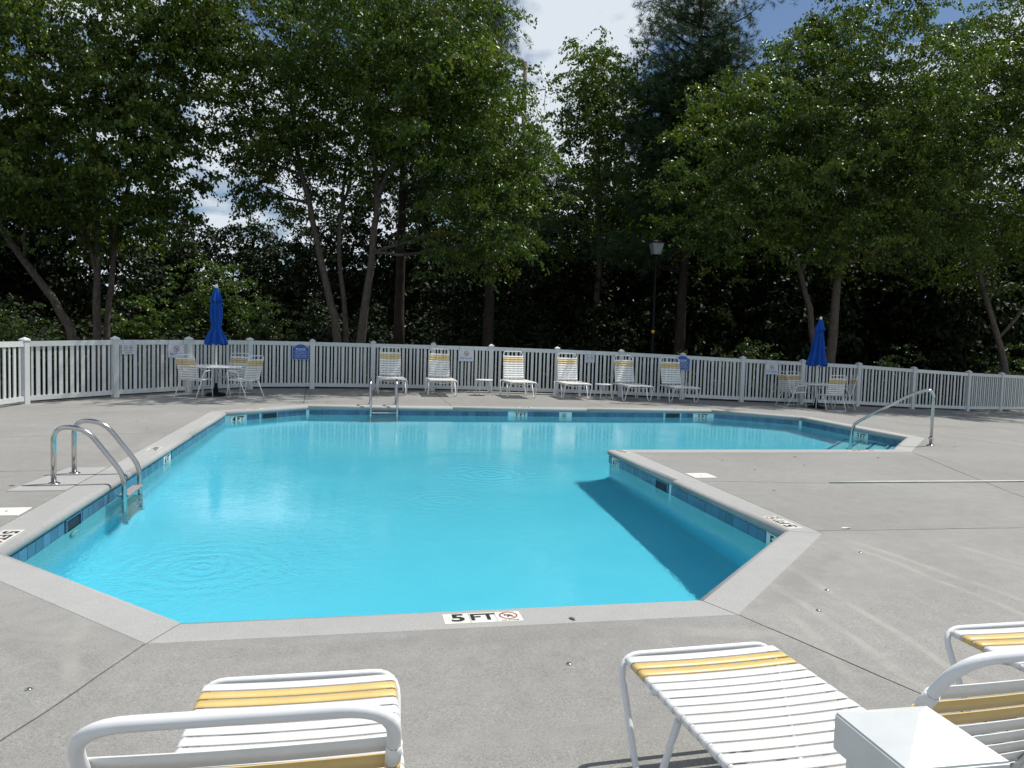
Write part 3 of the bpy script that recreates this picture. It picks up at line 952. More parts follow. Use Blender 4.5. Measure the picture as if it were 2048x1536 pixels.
# ------------------------------------------------------------------ strap furniture
def strap_mesh(half, r, w, mat, sag=0.006, th=0.0022):
    """one vinyl strap: laid across two rails at x = +-half and wrapped under them; runs along x, width along y"""
    path = []
    for k in range(7):
        a = math.pi * 1.35 * (1 - k / 6)
        path.append((-half - (r + th) * math.sin(a), (r + th) * math.cos(a)))
    for k in range(1, 8):
        u = -half + 2 * half * k / 8
        path.append((u, r + th - sag * (1 - (u / half) ** 2)))
    for k in range(7):
        a = math.pi * 1.35 * k / 6
        path.append((half + (r + th) * math.sin(a), (r + th) * math.cos(a)))
    bm = bmesh.new()
    prev = None
    for i, (x, z) in enumerate(path):
        x0, z0 = path[max(i - 1, 0)]; x1, z1 = path[min(i + 1, len(path) - 1)]
        t = Vector((x1 - x0, z1 - z0)).normalized(); n = Vector((-t.y, t.x))
        q = [bm.verts.new((x + n.x * s, y, z + n.y * s)) for y, s in ((-w / 2, th / 2), (w / 2, th / 2), (w / 2, -th / 2), (-w / 2, -th / 2))]
        if prev:
            for k in range(4):
                bm.faces.new((prev[k], prev[(k + 1) % 4], q[(k + 1) % 4], q[k])).smooth = (k % 2 == 0)
        prev = q
    bmesh.ops.recalc_face_normals(bm, faces=bm.faces[:])
    me = bpy.data.meshes.new("strap"); bm.to_mesh(me); bm.free(); me.materials.append(mat)
    return me

TR = 0.0128
SEAT_H, SEAT_X, BACK_X = 0.388, 0.315, 0.252
ST_W, ST_Y = strap_mesh(SEAT_X, TR, 0.049, M_STRAP), strap_mesh(SEAT_X, TR, 0.049, M_YSTRAP)
BK_W, BK_Y = strap_mesh(BACK_X, TR, 0.049, M_STRAP, 0.004), strap_mesh(BACK_X, TR, 0.049, M_YSTRAP, 0.004)
def make_lounger():
    """foot at y = 0, head towards +y"""
    e = empty("lounge_chair")
    x, h = SEAT_X, SEAT_H
    bm = bmesh.new()
    for s in (-1, 1):
        tube(bm, [(s * x, 0.012, h - 0.004), (s * x, 0.3, h), (s * x, 1.20, h)], TR, 10)
    tube(bm, [(-x, 1.19, h - 0.02), (x, 1.19, h - 0.02)], TR * 0.9, 8)
    mesh_obj("seat_frame", bm, M_POWDER, e)
    X = x + 0.024
    bm = bmesh.new()
    tube(bm, fillet([(-x - 0.004, 0.46, h - 0.02), (-X, 0.335, 0.014), (-X, 0.20, 0.014), (-X, -0.012, h + 0.006), (X, -0.012, h + 0.006), (X, 0.20, 0.014), (X, 0.335, 0.014), (x + 0.004, 0.46, h - 0.02)],
                    [0.06, 0.05, 0.085, 0.085, 0.05, 0.06], 6), TR, 12)
    mesh_obj("front_leg", bm, M_POWDER, e)
    for s in (-1, 1):
        bm = bmesh.new()
        tube(bm, fillet([(s * (x + 0.005), 0.90, h - 0.02), (s * X, 1.03, 0.014), (s * X, 1.15, 0.014), (s * (x + 0.005), 1.22, h - 0.01)], [0.06, 0.05], 6), TR, 10)
        mesh_obj("rear_leg", bm, M_POWDER, e)
    bm = bmesh.new()
    tube(bm, [(-x + 0.63 * k / 8, 0.24, h - 0.028 - 0.05 * math.sin(math.pi * k / 8)) for k in range(9)], TR * 0.85, 8)
    mesh_obj("spreader_bar", bm, M_POWDER, e)
    bm = bmesh.new()
    tube(bm, [(-x + 0.63 * k / 8, 0.80, h - 0.028 - 0.05 * math.sin(math.pi * k / 8)) for k in range(9)], TR * 0.85, 8)
    mesh_obj("spreader_bar", bm, M_POWDER, e)
    for k in range(18):
        y = 0.052 + k * 0.0590
        o = data_obj("strap", ST_Y if k in (1, 2) else ST_W, e, (0, y, h))
        if k in (1, 2): o["label"] = "yellow strap near the foot end"
    bk = data_obj("back_frame", None, e, (0, 1.10, h + 0.012))
    bm = bmesh.new()
    b = BACK_X
    tube(bm, fillet([(-b, 0.0, 0), (-b, 0.735, 0), (b, 0.735, 0), (b, 0.0, 0)], 0.095, 8), TR, 12)
    bb = mesh_obj("back_tube", bm, M_POWDER, bk)
    bm = bmesh.new(); tube(bm, [(-b, 0.03, -0.004), (b, 0.03, -0.004)], TR * 0.8, 8); mesh_obj("hinge_bar", bm, M_POWDER, bk)
    for k in range(10):
        y = 0.592 - k * 0.0590
        o = data_obj("strap", BK_Y if k in (1, 2) else BK_W, bk, (0, y, 0))
        if k in (1, 2): o["label"] = "yellow strap near the top of the back"
    return e
LGRP = "white strap lounge chairs with yellow bands"
LOUNGE = make_lounger()
def put_lounger(first, x, y, rz, ang, label, scale=1.0, z=None):
    o = LOUNGE if first else copy_tree(LOUNGE)
    o.location = (x, y, deck_z(x, y) if z is None else z)
    o.rotation_euler = (0, 0, rz)
    o.scale = (scale,) * 3
    for c in o.children:
        if c.name.startswith("back_frame"): c.rotation_euler = (ang, 0, 0)
    tag(o, label, "lounge chair", LGRP)
    return o
put_lounger(True, -0.165, 2.745, math.pi + R(-0.3), R(57), "near lounge chair at bottom left, facing the pool with its back raised")
put_lounger(False, 1.385, 2.78, math.pi + R(2.6), R(57), "near lounge chair right of centre, its long row of straps running under the white post")
put_lounger(False, 2.93, 2.84, math.pi + R(0.5), R(57), "lounge chair of which only the foot end shows at the right edge")
FAR = [(1.00, 19.98, 0.02, 80, "leftmost lounge chair by the fence, behind the far pool ladder"),
       (2.30, 19.80, -0.01, 79, "second lounge chair by the fence, left of a low round table"),
       (4.42, 19.62, 0.03, 77, "sunlit lounge chair right of the first low round table"),
       (5.92, 19.58, -0.02, 76, "lounge chair left of the second low round table"),
       (7.58, 19.30, 0.02, 76, "lounge chair right of the second low round table"),
       (8.90, 19.22, -0.03, 75, "rightmost lounge chair by the fence, in front of the half hidden blue sign")]
for x, y, rz, a, lb in FAR:
    put_lounger(False, x, y, rz, R(a), lb, 1.09)

# stacking arm chairs
CX = 0.235
CS_W, CS_Y = strap_mesh(CX, 0.0115, 0.047, M_STRAP, 0.010), strap_mesh(CX, 0.0115, 0.047, M_YSTRAP, 0.006)
def make_chair():
    """sitter looks along +y"""
    e = empty("patio_chair"); r = 0.0115
    bm = bmesh.new()
    tube(bm, fillet([(-CX, -0.02, 0.41), (-CX, 0.45, 0.435), (CX, 0.45, 0.435), (CX, -0.02, 0.41)], 0.06, 6), r, 8)
    mesh_obj("seat_frame", bm, M_POWDER, e)
    A = CX + 0.045
    for s in (-1, 1):
        bm = bmesh.new()
        tube(bm, fillet([(s * A, -0.16, 0.012), (s * A, 0.06, 0.43), (s * (A + 0.01), 0.12, 0.625), (s * (A + 0.01), 0.46, 0.640), (s * A, 0.40, 0.40), (s * A, 0.47, 0.0)], [0.2, 0.07, 0.07, 0.12], 5), r, 8)
        tube(bm, [(s * A, 0.03, 0.385), (s * CX, 0.03, 0.405)], r * 0.8, 6)
        tube(bm, [(s * A, 0.40, 0.41), (s * CX, 0.42, 0.43)], r * 0.8, 6)
        mesh_obj("arm_and_leg", bm, M_POWDER, e)
    bm = bmesh.new(); tube(bm, [(-A, -0.155, 0.016), (A, -0.155, 0.016)], r, 8); mesh_obj("floor_bar", bm, M_POWDER, e)
    for k in range(7):
        data_obj("strap", CS_W, e, (0, 0.03 + k * 0.060, 0.412 + 0.0032 * k))
    bk = data_obj("back_frame", None, e, (0, -0.01, 0.41), (R(72), 0, 0)); bk.rotation_euler = (R(106), 0, 0)
    bm = bmesh.new()
    tube(bm, fillet([(-CX, 0.0, 0), (-CX, 0.62, 0), (CX, 0.62, 0), (CX, 0.0, 0)], 0.085, 6), r, 8)
    mesh_obj("back_tube", bm, M_POWDER, bk)
    for k in range(9):
        o = data_obj("strap", CS_Y if k in (1, 2) else CS_W, bk, (0, 0.515 - k * 0.058, 0))
        if k in (1, 2): o["label"] = "yellow strap across the back"
    return e
CHAIR = make_chair()
def put_chair(first, x, y, face, label):
    o = CHAIR if first else copy_tree(CHAIR)
    o.location = (x, y, deck_z(x, y)); o.rotation_euler = (0, 0, math.atan2(face[1], face[0]) - math.pi / 2)
    tag(o, label, "chair", "white strap chairs around the umbrella tables")
TL, TRT = (-3.24, 19.27), (13.21, 19.82)
put_chair(True, -3.68, 18.50, (0.42, 0.9), "patio chair at the front left of the left table, back to the pool")
put_chair(False, -2.36, 18.60, (-0.80, 0.60), "patio chair at the right of the left table, turned sideways")
put_chair(False, -2.86, 19.98, (-0.28, -0.96), "patio chair behind the left table, facing the pool")
put_chair(False, 12.10, 19.60, (0.95, 0.05), "patio chair at the left of the right table, nearest the no glass sign")
put_chair(False, 13.20, 18.98, (0.12, 1.0), "patio chair in front of the right table, back to the pool")
put_chair(False, 13.00, 20.55, (0.1, -1.0), "patio chair behind the right table, close to the fence")
put_chair(False, 14.18, 19.75, (-0.95, 0.30), "patio chair at the right of the right table, nearest the handrail")

def make_table():
    e = empty("umbrella_table")
    bm = bmesh.new(); lathe(bm, [(0.57, 0.700), (0.575, 0.708), (0.57, 0.716), (0.03, 0.718)], 32); mesh_obj("table_top", bm, M_POWDER, e)
    bm = bmesh.new(); tube(bm, [(0.585 * math.cos(a), 0.585 * math.sin(a), 0.705) for a in np.linspace(0, 2 * math.pi, 33)[:-1]], 0.016, 8, True); mesh_obj("rim", bm, M_POWDER, e)
    for k in range(4):
        a = math.pi / 4 + k * math.pi / 2 + 0.2; c, s = math.cos(a), math.sin(a)
        bm = bmesh.new(); tube(bm, fillet([(0.52 * c, 0.52 * s, 0.69), (0.34 * c, 0.34 * s, 0.60), (0.44 * c, 0.44 * s, 0.0)], 0.10, 5), 0.0125, 8); mesh_obj("leg", bm, M_POWDER, e)
    return e
TABLE = make_table()
for i, ((x, y), lb) in enumerate(((TL, "round white umbrella table on the left"), (TRT, "round white umbrella table on the right"))):
    o = TABLE if i == 0 else copy_tree(TABLE)
    o.location = (x, y, deck_z(x, y)); tag(o, lb + " with a closed blue umbrella through it", "table", "round umbrella tables")

def umbrella(x, y, prof, lean, label, folds, amp, tie=None):
    e = tag(empty("patio_umbrella", (x, y, deck_z(x, y))), label, "umbrella", "closed blue patio umbrellas")
    def canopy(nm, pr, ph, cap=False):
        bm = bmesh.new(); n = folds * 8; rings = []
        for (r, z, am) in pr:
            k = max(0, (2.55 - z) / 1.3)
            ring = []
            for q in range(n):
                a = 2 * math.pi * q / n
                w = math.cos(a * folds + ph + 0.5 * math.sin(3 * a)); w = math.copysign(abs(w) ** 0.8, w)
                rr = r * (1 + am * w)
                zz_ = z + (0.022 * math.cos(a * folds + ph + 1.0) if am > 0.2 else 0)
                ring.append(bm.verts.new((rr * math.cos(a) + lean[0] * k, rr * math.sin(a) + lean[1] * k, zz_)))
            rings.append(ring)
        for A, B in zip(rings, rings[1:]):
            for q in range(n): bm.faces.new((A[q], A[(q + 1) % n], B[(q + 1) % n], B[q])).smooth = True
        return mesh_obj(nm, bm, M_BLUEFAB, e)
    canopy("canopy", prof, 0.4)
    canopy("top_flap", [(0.03, 2.585, 0), (0.058, 2.54, 0.08), (0.085, 2.44, 0.16), (0.108, 2.34, 0.22), (0.135, 2.255, 0.26)], 1.2)
    bm = bmesh.new(); lathe(bm, [(0.020, 2.565), (0.034, 2.575), (0.040, 2.605), (0.036, 2.64), (0.018, 2.665)], 14); mesh_obj("finial", bm, M_POWDER, e)
    bm = bmesh.new(); tube(bm, [(0, 0, 0.03), (0, 0, 2.57)], 0.019, 10); mesh_obj("pole", bm, M_POWDER, e)
    bm = bmesh.new(); lathe(bm, [(0.24, 0.0), (0.24, 0.04), (0.20, 0.07), (0.06, 0.09), (0.035, 0.30), (0.026, 0.31)], 24); mesh_obj("base", bm, M_IRON, e)
    if tie:
        bm = bmesh.new(); r = tie[0]
        tube(bm, [(r * math.cos(a) + lean[0] * 0.65, r * math.sin(a) + lean[1] * 0.65, tie[1]) for a in np.linspace(0, 2 * math.pi, 25)[:-1]], 0.012, 6, True); mesh_obj("tie", bm, M_BLUEFAB, e)
umbrella(TL[0], TL[1], [(0.05, 2.50, 0.05), (0.095, 2.30, 0.16), (0.118, 2.10, 0.22), (0.122, 1.90, 0.24), (0.108, 1.72, 0.20), (0.098, 1.655, 0.12), (0.112, 1.60, 0.18), (0.155, 1.48, 0.26), (0.195, 1.36, 0.30), (0.215, 1.27, 0.32), (0.205, 1.235, 0.32)],
         (0, 0), "closed blue umbrella tied at the waist, over the left table", 8, 0.3, (0.098, 1.65))
umbrella(TRT[0], TRT[1], [(0.05, 2.50, 0.05), (0.085, 2.30, 0.16), (0.115, 2.05, 0.24), (0.145, 1.80, 0.28), (0.175, 1.55, 0.30), (0.205, 1.40, 0.32), (0.235, 1.27, 0.34), (0.225, 1.24, 0.34)],
         (-0.045, 0.01), "closed blue umbrella hanging in a loose cone, over the right table", 7, 0.3)

def make_side_table():
    e = empty("side_table")
    bm = bmesh.new(); lathe(bm, [(0.235, 0.405), (0.245, 0.412), (0.245, 0.428), (0.238, 0.434), (0.02, 0.434)], 28); mesh_obj("table_top", bm, M_POWDER, e)
    for k in range(4):
        a = math.pi / 4 + k * math.pi / 2 + 0.15; c, s = math.cos(a), math.sin(a)
        bm = bmesh.new(); tube(bm, [(0.19 * c, 0.19 * s, 0.41), (0.215 * c, 0.215 * s, 0.30), (0.27 * c, 0.27 * s, 0.0)], 0.0115, 8); mesh_obj("leg", bm, M_POWDER, e)
    return e
STB = make_side_table()
for i, (x, y, lb) in enumerate(((3.50, 20.55, "low round white side table between the second and third lounge chairs"), (6.78, 20.05, "low round white side table between the fourth and fifth lounge chairs"))):
    o = STB if i == 0 else copy_tree(STB)
    o.location = (x, y, deck_z(x, y)); tag(o, lb, "side table", "low round side tables")

# ------------------------------------------------------------------ small things on the deck
bm = bmesh.new()
tube(bm, [(5.56 + 0.7 * k, 7.985 - 0.0135 * k + 0.006 * math.sin(k * 1.7), 0.0105) for k in range(25)], 0.0105, 8)
tag(mesh_obj("deck_hose", bm, M_LID), "thin white hose lying straight across the deck on the right", "hose")

bm = bmesh.new(); lathe(bm, [(0.016, 0.0), (0.0155, 0.003), (0.011, 0.006), (0.005, 0.007)], 14)
stud_me = bpy.data.meshes.new("anchor_stud"); bm.to_mesh(stud_me); bm.free(); stud_me.materials.append(M_STEEL)
for x, y, lb in ((1.08, 3.57, "round metal anchor stud in the deck beyond the two nearest lounge chairs"), (3.11, 4.43, "round metal anchor stud, middle of the three right of the pool's near corner"),
                 (2.82, 4.09, "round metal anchor stud just right of the pool's near right corner joint"), (3.95, 5.23, "round metal anchor stud nearest the right-hand coping corner"),
                 (-1.39, 3.64, "round metal anchor stud in the deck at the far left front")):
    tag(data_obj("anchor_stud", stud_me, None, (x, y, deck_z(x, y))), lb, "stud", "metal anchor studs in the deck")

def dead_leaf(x, y, s, col, label):
    bm = bmesh.new()
    a = random.uniform(0, 6.28); c, sn = math.cos(a), math.sin(a)
    pts = [(-1, 0, .05), (-.4, .42, .14), (.4, .38, .10), (1.1, 0, .04), (.4, -.38, .16), (-.4, -.42, .08)]
    v = [bm.verts.new((x + s * (px * c - py * sn), y + s * (px * sn + py * c), deck_z(x, y) + 0.003 + pz * s)) for px, py, pz in pts]
    m = bm.verts.new((x, y, deck_z(x, y) + 0.003))
    for k in range(6): bm.faces.new((v[k], v[(k + 1) % 6], m))
    tag(mesh_obj("fallen_leaf", bm, col), label, "leaf", "fallen leaves on the deck")
M_LEAFB = simple("dry_brown_leaf", (0.10, 0.075, 0.045), 0.8, var=0.2)
M_LEAFP = simple("pale_dry_leaf", (0.62, 0.58, 0.48), 0.8)
dead_leaf(1.26, 4.14, 0.028, M_LEAFB, "dark dry leaf on the front coping right of the depth marker")
dead_leaf(4.33, 5.95, 0.05, M_LEAFP, "pale dry leaf on the joint near the right coping corner")
for x, y, lb in ((5.0, 9.6, "dry leaf on the deck just beyond the right skimmer lid"), (6.3, 9.9, "dry leaf on the deck in the middle of the strip along the inner pool corner"), (7.6, 9.8, "dry leaf on the deck below the pool steps"), (4.6, 7.6, "dry leaf left of the white hose's end"),
             (6.0, 9.2, "dry leaf midway between the white hose and the pool's far arm"), (9.9, 10.9, "dry leaf at the foot of the sloping handrail"), (10.3, 11.6, "dry leaf on the deck right of the handrail's base"), (5.1, 8.9, "dry leaf right of the square skimmer lid"),
             (-3.6, 13.9, "dry leaf on the left deck in front of the left table"), (-3.2, 12.9, "dry leaf on the left deck near the pool's far left edge"), (-3.3, 8.3, "dry leaf left of the left pool ladder's base"), (0.9, 17.9, "dry leaf on the far deck right of the far ladder"),
             (3.1, 18.4, "dry leaf on the far deck in front of the first low round table"), (9.7, 19.0, "dry leaf on the far deck right of the last lounge chair")):
    dead_leaf(x, y, random.uniform(0.022, 0.034), M_LEAFB, lb)

# ------------------------------------------------------------------ lamp post and utility pole beyond the fence
def lamp_post(x, y, z0):
    e = tag(empty("lamp_post", (x, y, z0)), "black lamp post with a pale tapered lantern beyond the fence", "lamp post")
    bm = bmesh.new(); lathe(bm, [(0.12, 0), (0.12, 0.35), (0.065, 0.42), (0.045, 0.6), (0.036, 4.6), (0.06, 4.62), (0.05, 4.72)], 14); mesh_obj("post", bm, M_IRON, e)
    bm = bmesh.new()
    for (s0, z_0, s1, z_1) in ((0.115, 4.74, 0.185, 5.10),):
        v = [bm.verts.new((x_ * s, y_ * s, z)) for s, z in ((s0, z_0), (s1, z_1)) for x_, y_ in ((-1, -1), (1, -1), (1, 1), (-1, 1))]
        bm.faces.new(v[:4][::-1]); bm.faces.new(v[4:])
        for k in range(4): bm.faces.new((v[k], v[(k + 1) % 4], v[4 + (k + 1) % 4], v[4 + k]))
    mesh_obj("lantern_glass", bm, M_FROST, e)
    bm = bmesh.new()
    box(bm, (0, 0, 4.73), (0.25, 0.25, 0.03))
    v = [bm.verts.new((x_ * s, y_ * s, z)) for s, z in ((0.21, 5.10), (0.19, 5.14), (0.05, 5.22)) for x_, y_ in ((-1, -1), (1, -1), (1, 1), (-1, 1))]
    bm.faces.new(v[:4][::-1]); bm.faces.new(v[8:])
    for r in (0, 4):
        for k in range(4): bm.faces.new((v[r + k], v[r + (k + 1) % 4], v[r + 4 + (k + 1) % 4], v[r + 4 + k]))
    mesh_obj("lantern_cap", bm, M_IRON, e)
    bm = bmesh.new(); lathe(bm, [(0.055, 2.18), (0.055, 2.28)], 12); mesh_obj("yellow_tag", bm, simple("yellow_label", (0.6, 0.42, 0.05), 0.5), e)
lamp_post(9.58, 23.54, -0.30)

def utility_pole():
    x, y, h = 8.78, 41.1, 17.45
    e = tag(empty("utility_pole", (x, y, -1.0)), "grey utility pole with a bracket arm in the gap between trees", "utility pole")
    bm = bmesh.new(); tube(bm, [(0, 0, 0), (0, 0, h)], 0.13, 12, radii=[0.17, 0.105]); mesh_obj("shaft", bm, M_WOODPOLE, e)
    bm = bmesh.new(); ax, ay = 0.979, -0.204
    tube(bm, [(0, 0, h - 1.62), (1.13 * ax, 1.13 * ay, h - 1.42)], 0.018, 6); tube(bm, [(0, 0, h - 1.45), (1.13 * ax, 1.13 * ay, h - 1.40)], 0.014, 6)
    mesh_obj("bracket_arm", bm, M_IRON, e)
    bm = bmesh.new()
    tube(bm, [(1.13 * ax, 1.13 * ay, h - 1.41), (1.10 * ax, 1.1 * ay, h - 2.5)], 0.016, 5); tube(bm, [(0.05, 0, h - 0.8), (1.0 * ax, 1.0 * ay, h - 1.38)], 0.007, 4)
    tube(bm, [(0.05, 0, h - 0.3), (6, -1.2, h - 4.2), (26, -5, h - 9)], 0.008, 4)
    mesh_obj("wire", bm, M_IRON, e)
utility_pole()
# ------------------------------------------------------------------ ground beyond the fence
def ground_z(x, y):
    d = math.hypot(max(abs(x - 8) - 18, 0), max(abs(y - 10) - 14, 0))
    return float(np.interp(x, _dx, _dz)) - 0.16 - 0.010 * min(d, 60)
def ground_mat():
    t = NT("woodland_floor")
    p = t.pos()
    f = t.math('ADD', t.math('MULTIPLY', t.noise(p, 1.1, 6, 0.65), 0.5), t.math('MULTIPLY', t.noise(p, 19.0, 5, 0.7), 0.5))
    c = t.ramp(f, [(0.30, (0.020, 0.016, 0.010)), (0.45, (0.050, 0.036, 0.022)), (0.56, (0.035, 0.045, 0.016)), (0.72, (0.085, 0.065, 0.040))])
    return t.done(t.pbsdf(c, 0.95, 0.1, 0, t.bump(t.noise(p, 30.0, 5, 0.7), 0.6, 0.03)).outputs[0])
M_GROUND = ground_mat()
def build_ground():
    V = [Vector(p) for p in DECK_OUT]
    hole = [(x * 0.985 + 0.06, y) for x, y in DECK_OUT]
    n = len(V); E_ = [(i, (i + 1) % n) for i in range(n)]
    for r, k in ((30, 40), (45, 40), (80, 36), (160, 32), (400, 28), (900, 24)):
        for q in range(k):
            V.append(Vector((8 + r * math.cos(2 * math.pi * q / k), 10 + r * math.sin(2 * math.pi * q / k))))
    for gx in np.arange(-14, 32, 1.5):
        for gy in np.arange(18, 34, 1.5): V.append(Vector((gx + random.uniform(-.3, .3), gy + random.uniform(-.3, .3))))
    r = geometry.delaunay_2d_cdt(V, E_, [], 0, 1e-5)
    bm = bmesh.new()
    vs = [bm.verts.new((v.x, v.y, ground_z(v.x, v.y) + random.uniform(-0.03, 0.03))) for v in r[0]]
    for f in r[2]:
        c = (r[0][f[0]] + r[0][f[1]] + r[0][f[2]]) / 3
        if not inside(c, DECK_OUT): bm.faces.new([vs[i] for i in f])
    bmesh.ops.recalc_face_normals(bm, faces=bm.faces[:])
    tag(mesh_obj("ground", bm, M_GROUND, None, True), kind='structure')
build_ground()

# ------------------------------------------------------------------ foliage
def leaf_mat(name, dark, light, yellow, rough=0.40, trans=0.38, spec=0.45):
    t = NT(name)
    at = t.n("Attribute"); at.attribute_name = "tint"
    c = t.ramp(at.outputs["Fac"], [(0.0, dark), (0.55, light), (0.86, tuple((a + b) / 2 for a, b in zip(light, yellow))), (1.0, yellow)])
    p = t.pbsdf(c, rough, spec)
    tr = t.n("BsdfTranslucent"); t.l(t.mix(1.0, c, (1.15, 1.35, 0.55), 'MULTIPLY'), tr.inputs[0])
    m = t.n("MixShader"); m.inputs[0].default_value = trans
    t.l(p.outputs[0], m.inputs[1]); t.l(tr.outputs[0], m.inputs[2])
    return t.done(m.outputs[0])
M_BIRCH = leaf_mat("birch_leaf", (0.036, 0.064, 0.012), (0.092, 0.140, 0.018), (0.185, 0.185, 0.028))
M_BROAD = leaf_mat("broad_leaf", (0.026, 0.050, 0.018), (0.052, 0.085, 0.024), (0.110, 0.125, 0.030))
M_WOODS = leaf_mat("shaded_leaf", (0.008, 0.015, 0.006), (0.020, 0.032, 0.010), (0.042, 0.050, 0.014), 0.6, 0.15, 0.22)  # leaf colour darkened to carry the shade of the taller trees
M_BUSH = leaf_mat("bush_leaf", (0.040, 0.075, 0.016), (0.075, 0.125, 0.024), (0.150, 0.165, 0.030))
M_PINE = leaf_mat("pine_needle", (0.018, 0.044, 0.014), (0.038, 0.078, 0.022), (0.070, 0.105, 0.030), 0.5, 0.15)

def bark(name, a, b, scale=6.0):
    t = NT(name)
    p = t.pos(); mp = t.n("Mapping"); mp.inputs["Scale"].default_value = (scale, scale, scale * 0.35); t.l(p, mp.inputs[0])
    f = t.noise(mp.outputs[0], 3.0, 6, 0.7, 0.4)
    c = t.ramp(f, [(0.32, a), (0.66, b)])
    return t.done(t.pbsdf(c, 0.9, 0.2, 0, t.bump(f, 0.8, 0.02)).outputs[0])
M_BIRCHBARK = bark("birch_bark", (0.055, 0.044, 0.036), (0.150, 0.125, 0.104))
M_PINEBARK = bark("pine_bark", (0.028, 0.021, 0.017), (0.075, 0.056, 0.044), 4.0)
M_DARKBARK = bark("dark_bark", (0.035, 0.028, 0.022), (0.090, 0.072, 0.058), 5.0)

def unit(v):
    return v / np.maximum(np.linalg.norm(v, axis=1, keepdims=True), 1e-6)
def leaves_mesh(name, C, S, AX, NO, tint, mat, width=0.30, fold=0.10):
    """one folded leaf of two triangles at every row of C"""
    n = len(C)
    AX = unit(AX); SD = unit(np.cross(AX, NO)); NN = unit(np.cross(SD, AX))
    S = S[:, None]
    V = np.empty((n, 4, 3), np.float32)
    V[:, 0] = C - AX * S * 0.5
    V[:, 2] = C + AX * S * 0.5
    V[:, 1] = C - AX * S * 0.04 + SD * S * width + NN * S * fold
    V[:, 3] = C - AX * S * 0.04 - SD * S * width + NN * S * fold
    me = bpy.data.meshes.new(name)
    me.vertices.add(n * 4); me.vertices.foreach_set("co", V.reshape(-1))
    b = (np.arange(n) * 4)[:, None]
    F = np.concatenate([b + 0, b + 1, b + 2, b + 0, b + 2, b + 3], axis=1).reshape(-1).astype(np.int32)
    me.loops.add(n * 6); me.loops.foreach_set("vertex_index", F)
    me.polygons.add(n * 2); me.polygons.foreach_set("loop_start", np.arange(n * 2, dtype=np.int32) * 3)
    me.update(calc_edges=True)
    at = me.attributes.new("tint", 'FLOAT', 'POINT')
    at.data.foreach_set("value", np.repeat(np.clip(tint, 0, 1), 4).astype(np.float32))
    me.materials.append(mat)
    return me

def cluster_points(blobs, per_m3, rs, low=0.42):
    """cluster centres in a union of ellipsoids, thinned by a few random hollows so that the sky shows through"""
    out = []
    for (c, r) in blobs:
        c, r = np.array(c), np.array(r)
        n = int(per_m3 * 4.19 * r[0] * r[1] * r[2])
        d = unit(rs.normal(size=(n, 3))); q = rs.uniform(0, 1, n) ** low
        q *= 1 + 0.16 * np.sin(d[:, 0] * 5 + c[0]) * np.cos(d[:, 2] * 6 + c[2]) + rs.normal(0, 0.07, n)
        p = c + d * q[:, None] * r
        hol = c + unit(rs.normal(size=(7, 3))) * rs.uniform(0.35, 0.95, (7, 1)) * r
        hr = rs.uniform(0.16, 0.30, 7) * r.mean()
        dd = np.linalg.norm(p[:, None] - hol[None], axis=2)
        out.append(p[(dd > hr[None]).all(axis=1)])
    return np.concatenate(out)

def sprays(cl, rs, per=5, leaves=11, L=0.62, droop=0.5, jit=0.05):
    """leaves strung along drooping twigs that leave each cluster centre"""
    n = len(cl)
    a = rs.uniform(0, 2 * np.pi, (n, per)); up = rs.uniform(-0.35, 0.55, (n, per))
    d = np.stack([np.cos(a), np.sin(a), up], -1); d /= np.linalg.norm(d, axis=2, keepdims=True)
    ln = L * rs.uniform(0.6, 1.3, (n, per))
    t = rs.uniform(0.05, 1, (n, per, leaves))
    P_ = cl[:, None, None, :] + d[:, :, None, :] * (t * ln[:, :, None])[..., None]
    P_[..., 2] -= droop * t ** 2 * ln[:, :, None]
    P_ += rs.normal(0, jit, P_.shape)
    D = np.broadcast_to(d[:, :, None, :], P_.shape)
    ct = np.clip(rs.normal(0.42, 0.17, n), 0, 1)
    T = np.broadcast_to(ct[:, None, None], t.shape) + rs.normal(0, 0.15, t.shape)
    return P_.reshape(-1, 3), D.reshape(-1, 3), T.reshape(-1)

def limb(bm, a, b, r0, r1, rs, n=7, wob=0.12, sag=0.0, sides=7):
    a, b = np.array(a, float), np.array(b, float)
    L = np.linalg.norm(b - a); pts, rad = [], []
    w = rs.normal(0, wob, 3)
    for k in range(n):
        t = k / (n - 1)
        p = a + (b - a) * t + w * math.sin(math.pi * t) * L * 0.3 + np.array([0, 0, sag * L * math.sin(math.pi * t)])
        if 0 < k < n - 1: p = p + rs.normal(0, wob * 0.08 * min(L, 3), 3)
        pts.append(tuple(p)); rad.append(r0 + (r1 - r0) * t)
    tube(bm, pts, r0, sides, radii=rad)
    return pts
def path_tube(bm, pts, r0, r1, rs, sides=10):
    P_ = [Vector(p) for p in fillet(pts, 1.2, 4)]
    L = [0.0]
    for a, b in zip(P_, P_[1:]): L.append(L[-1] + (b - a).length)
    out = [p + Vector(rs.normal(0, 0.018, 3)) for p in P_]
    tube(bm, out, r0, sides, radii=[(r0 + (r1 - r0) * (l / L[-1]) ** 0.8) * (1.25 if i == 0 else 1) for i, l in enumerate(L)])
    return [tuple(p) for p in out]

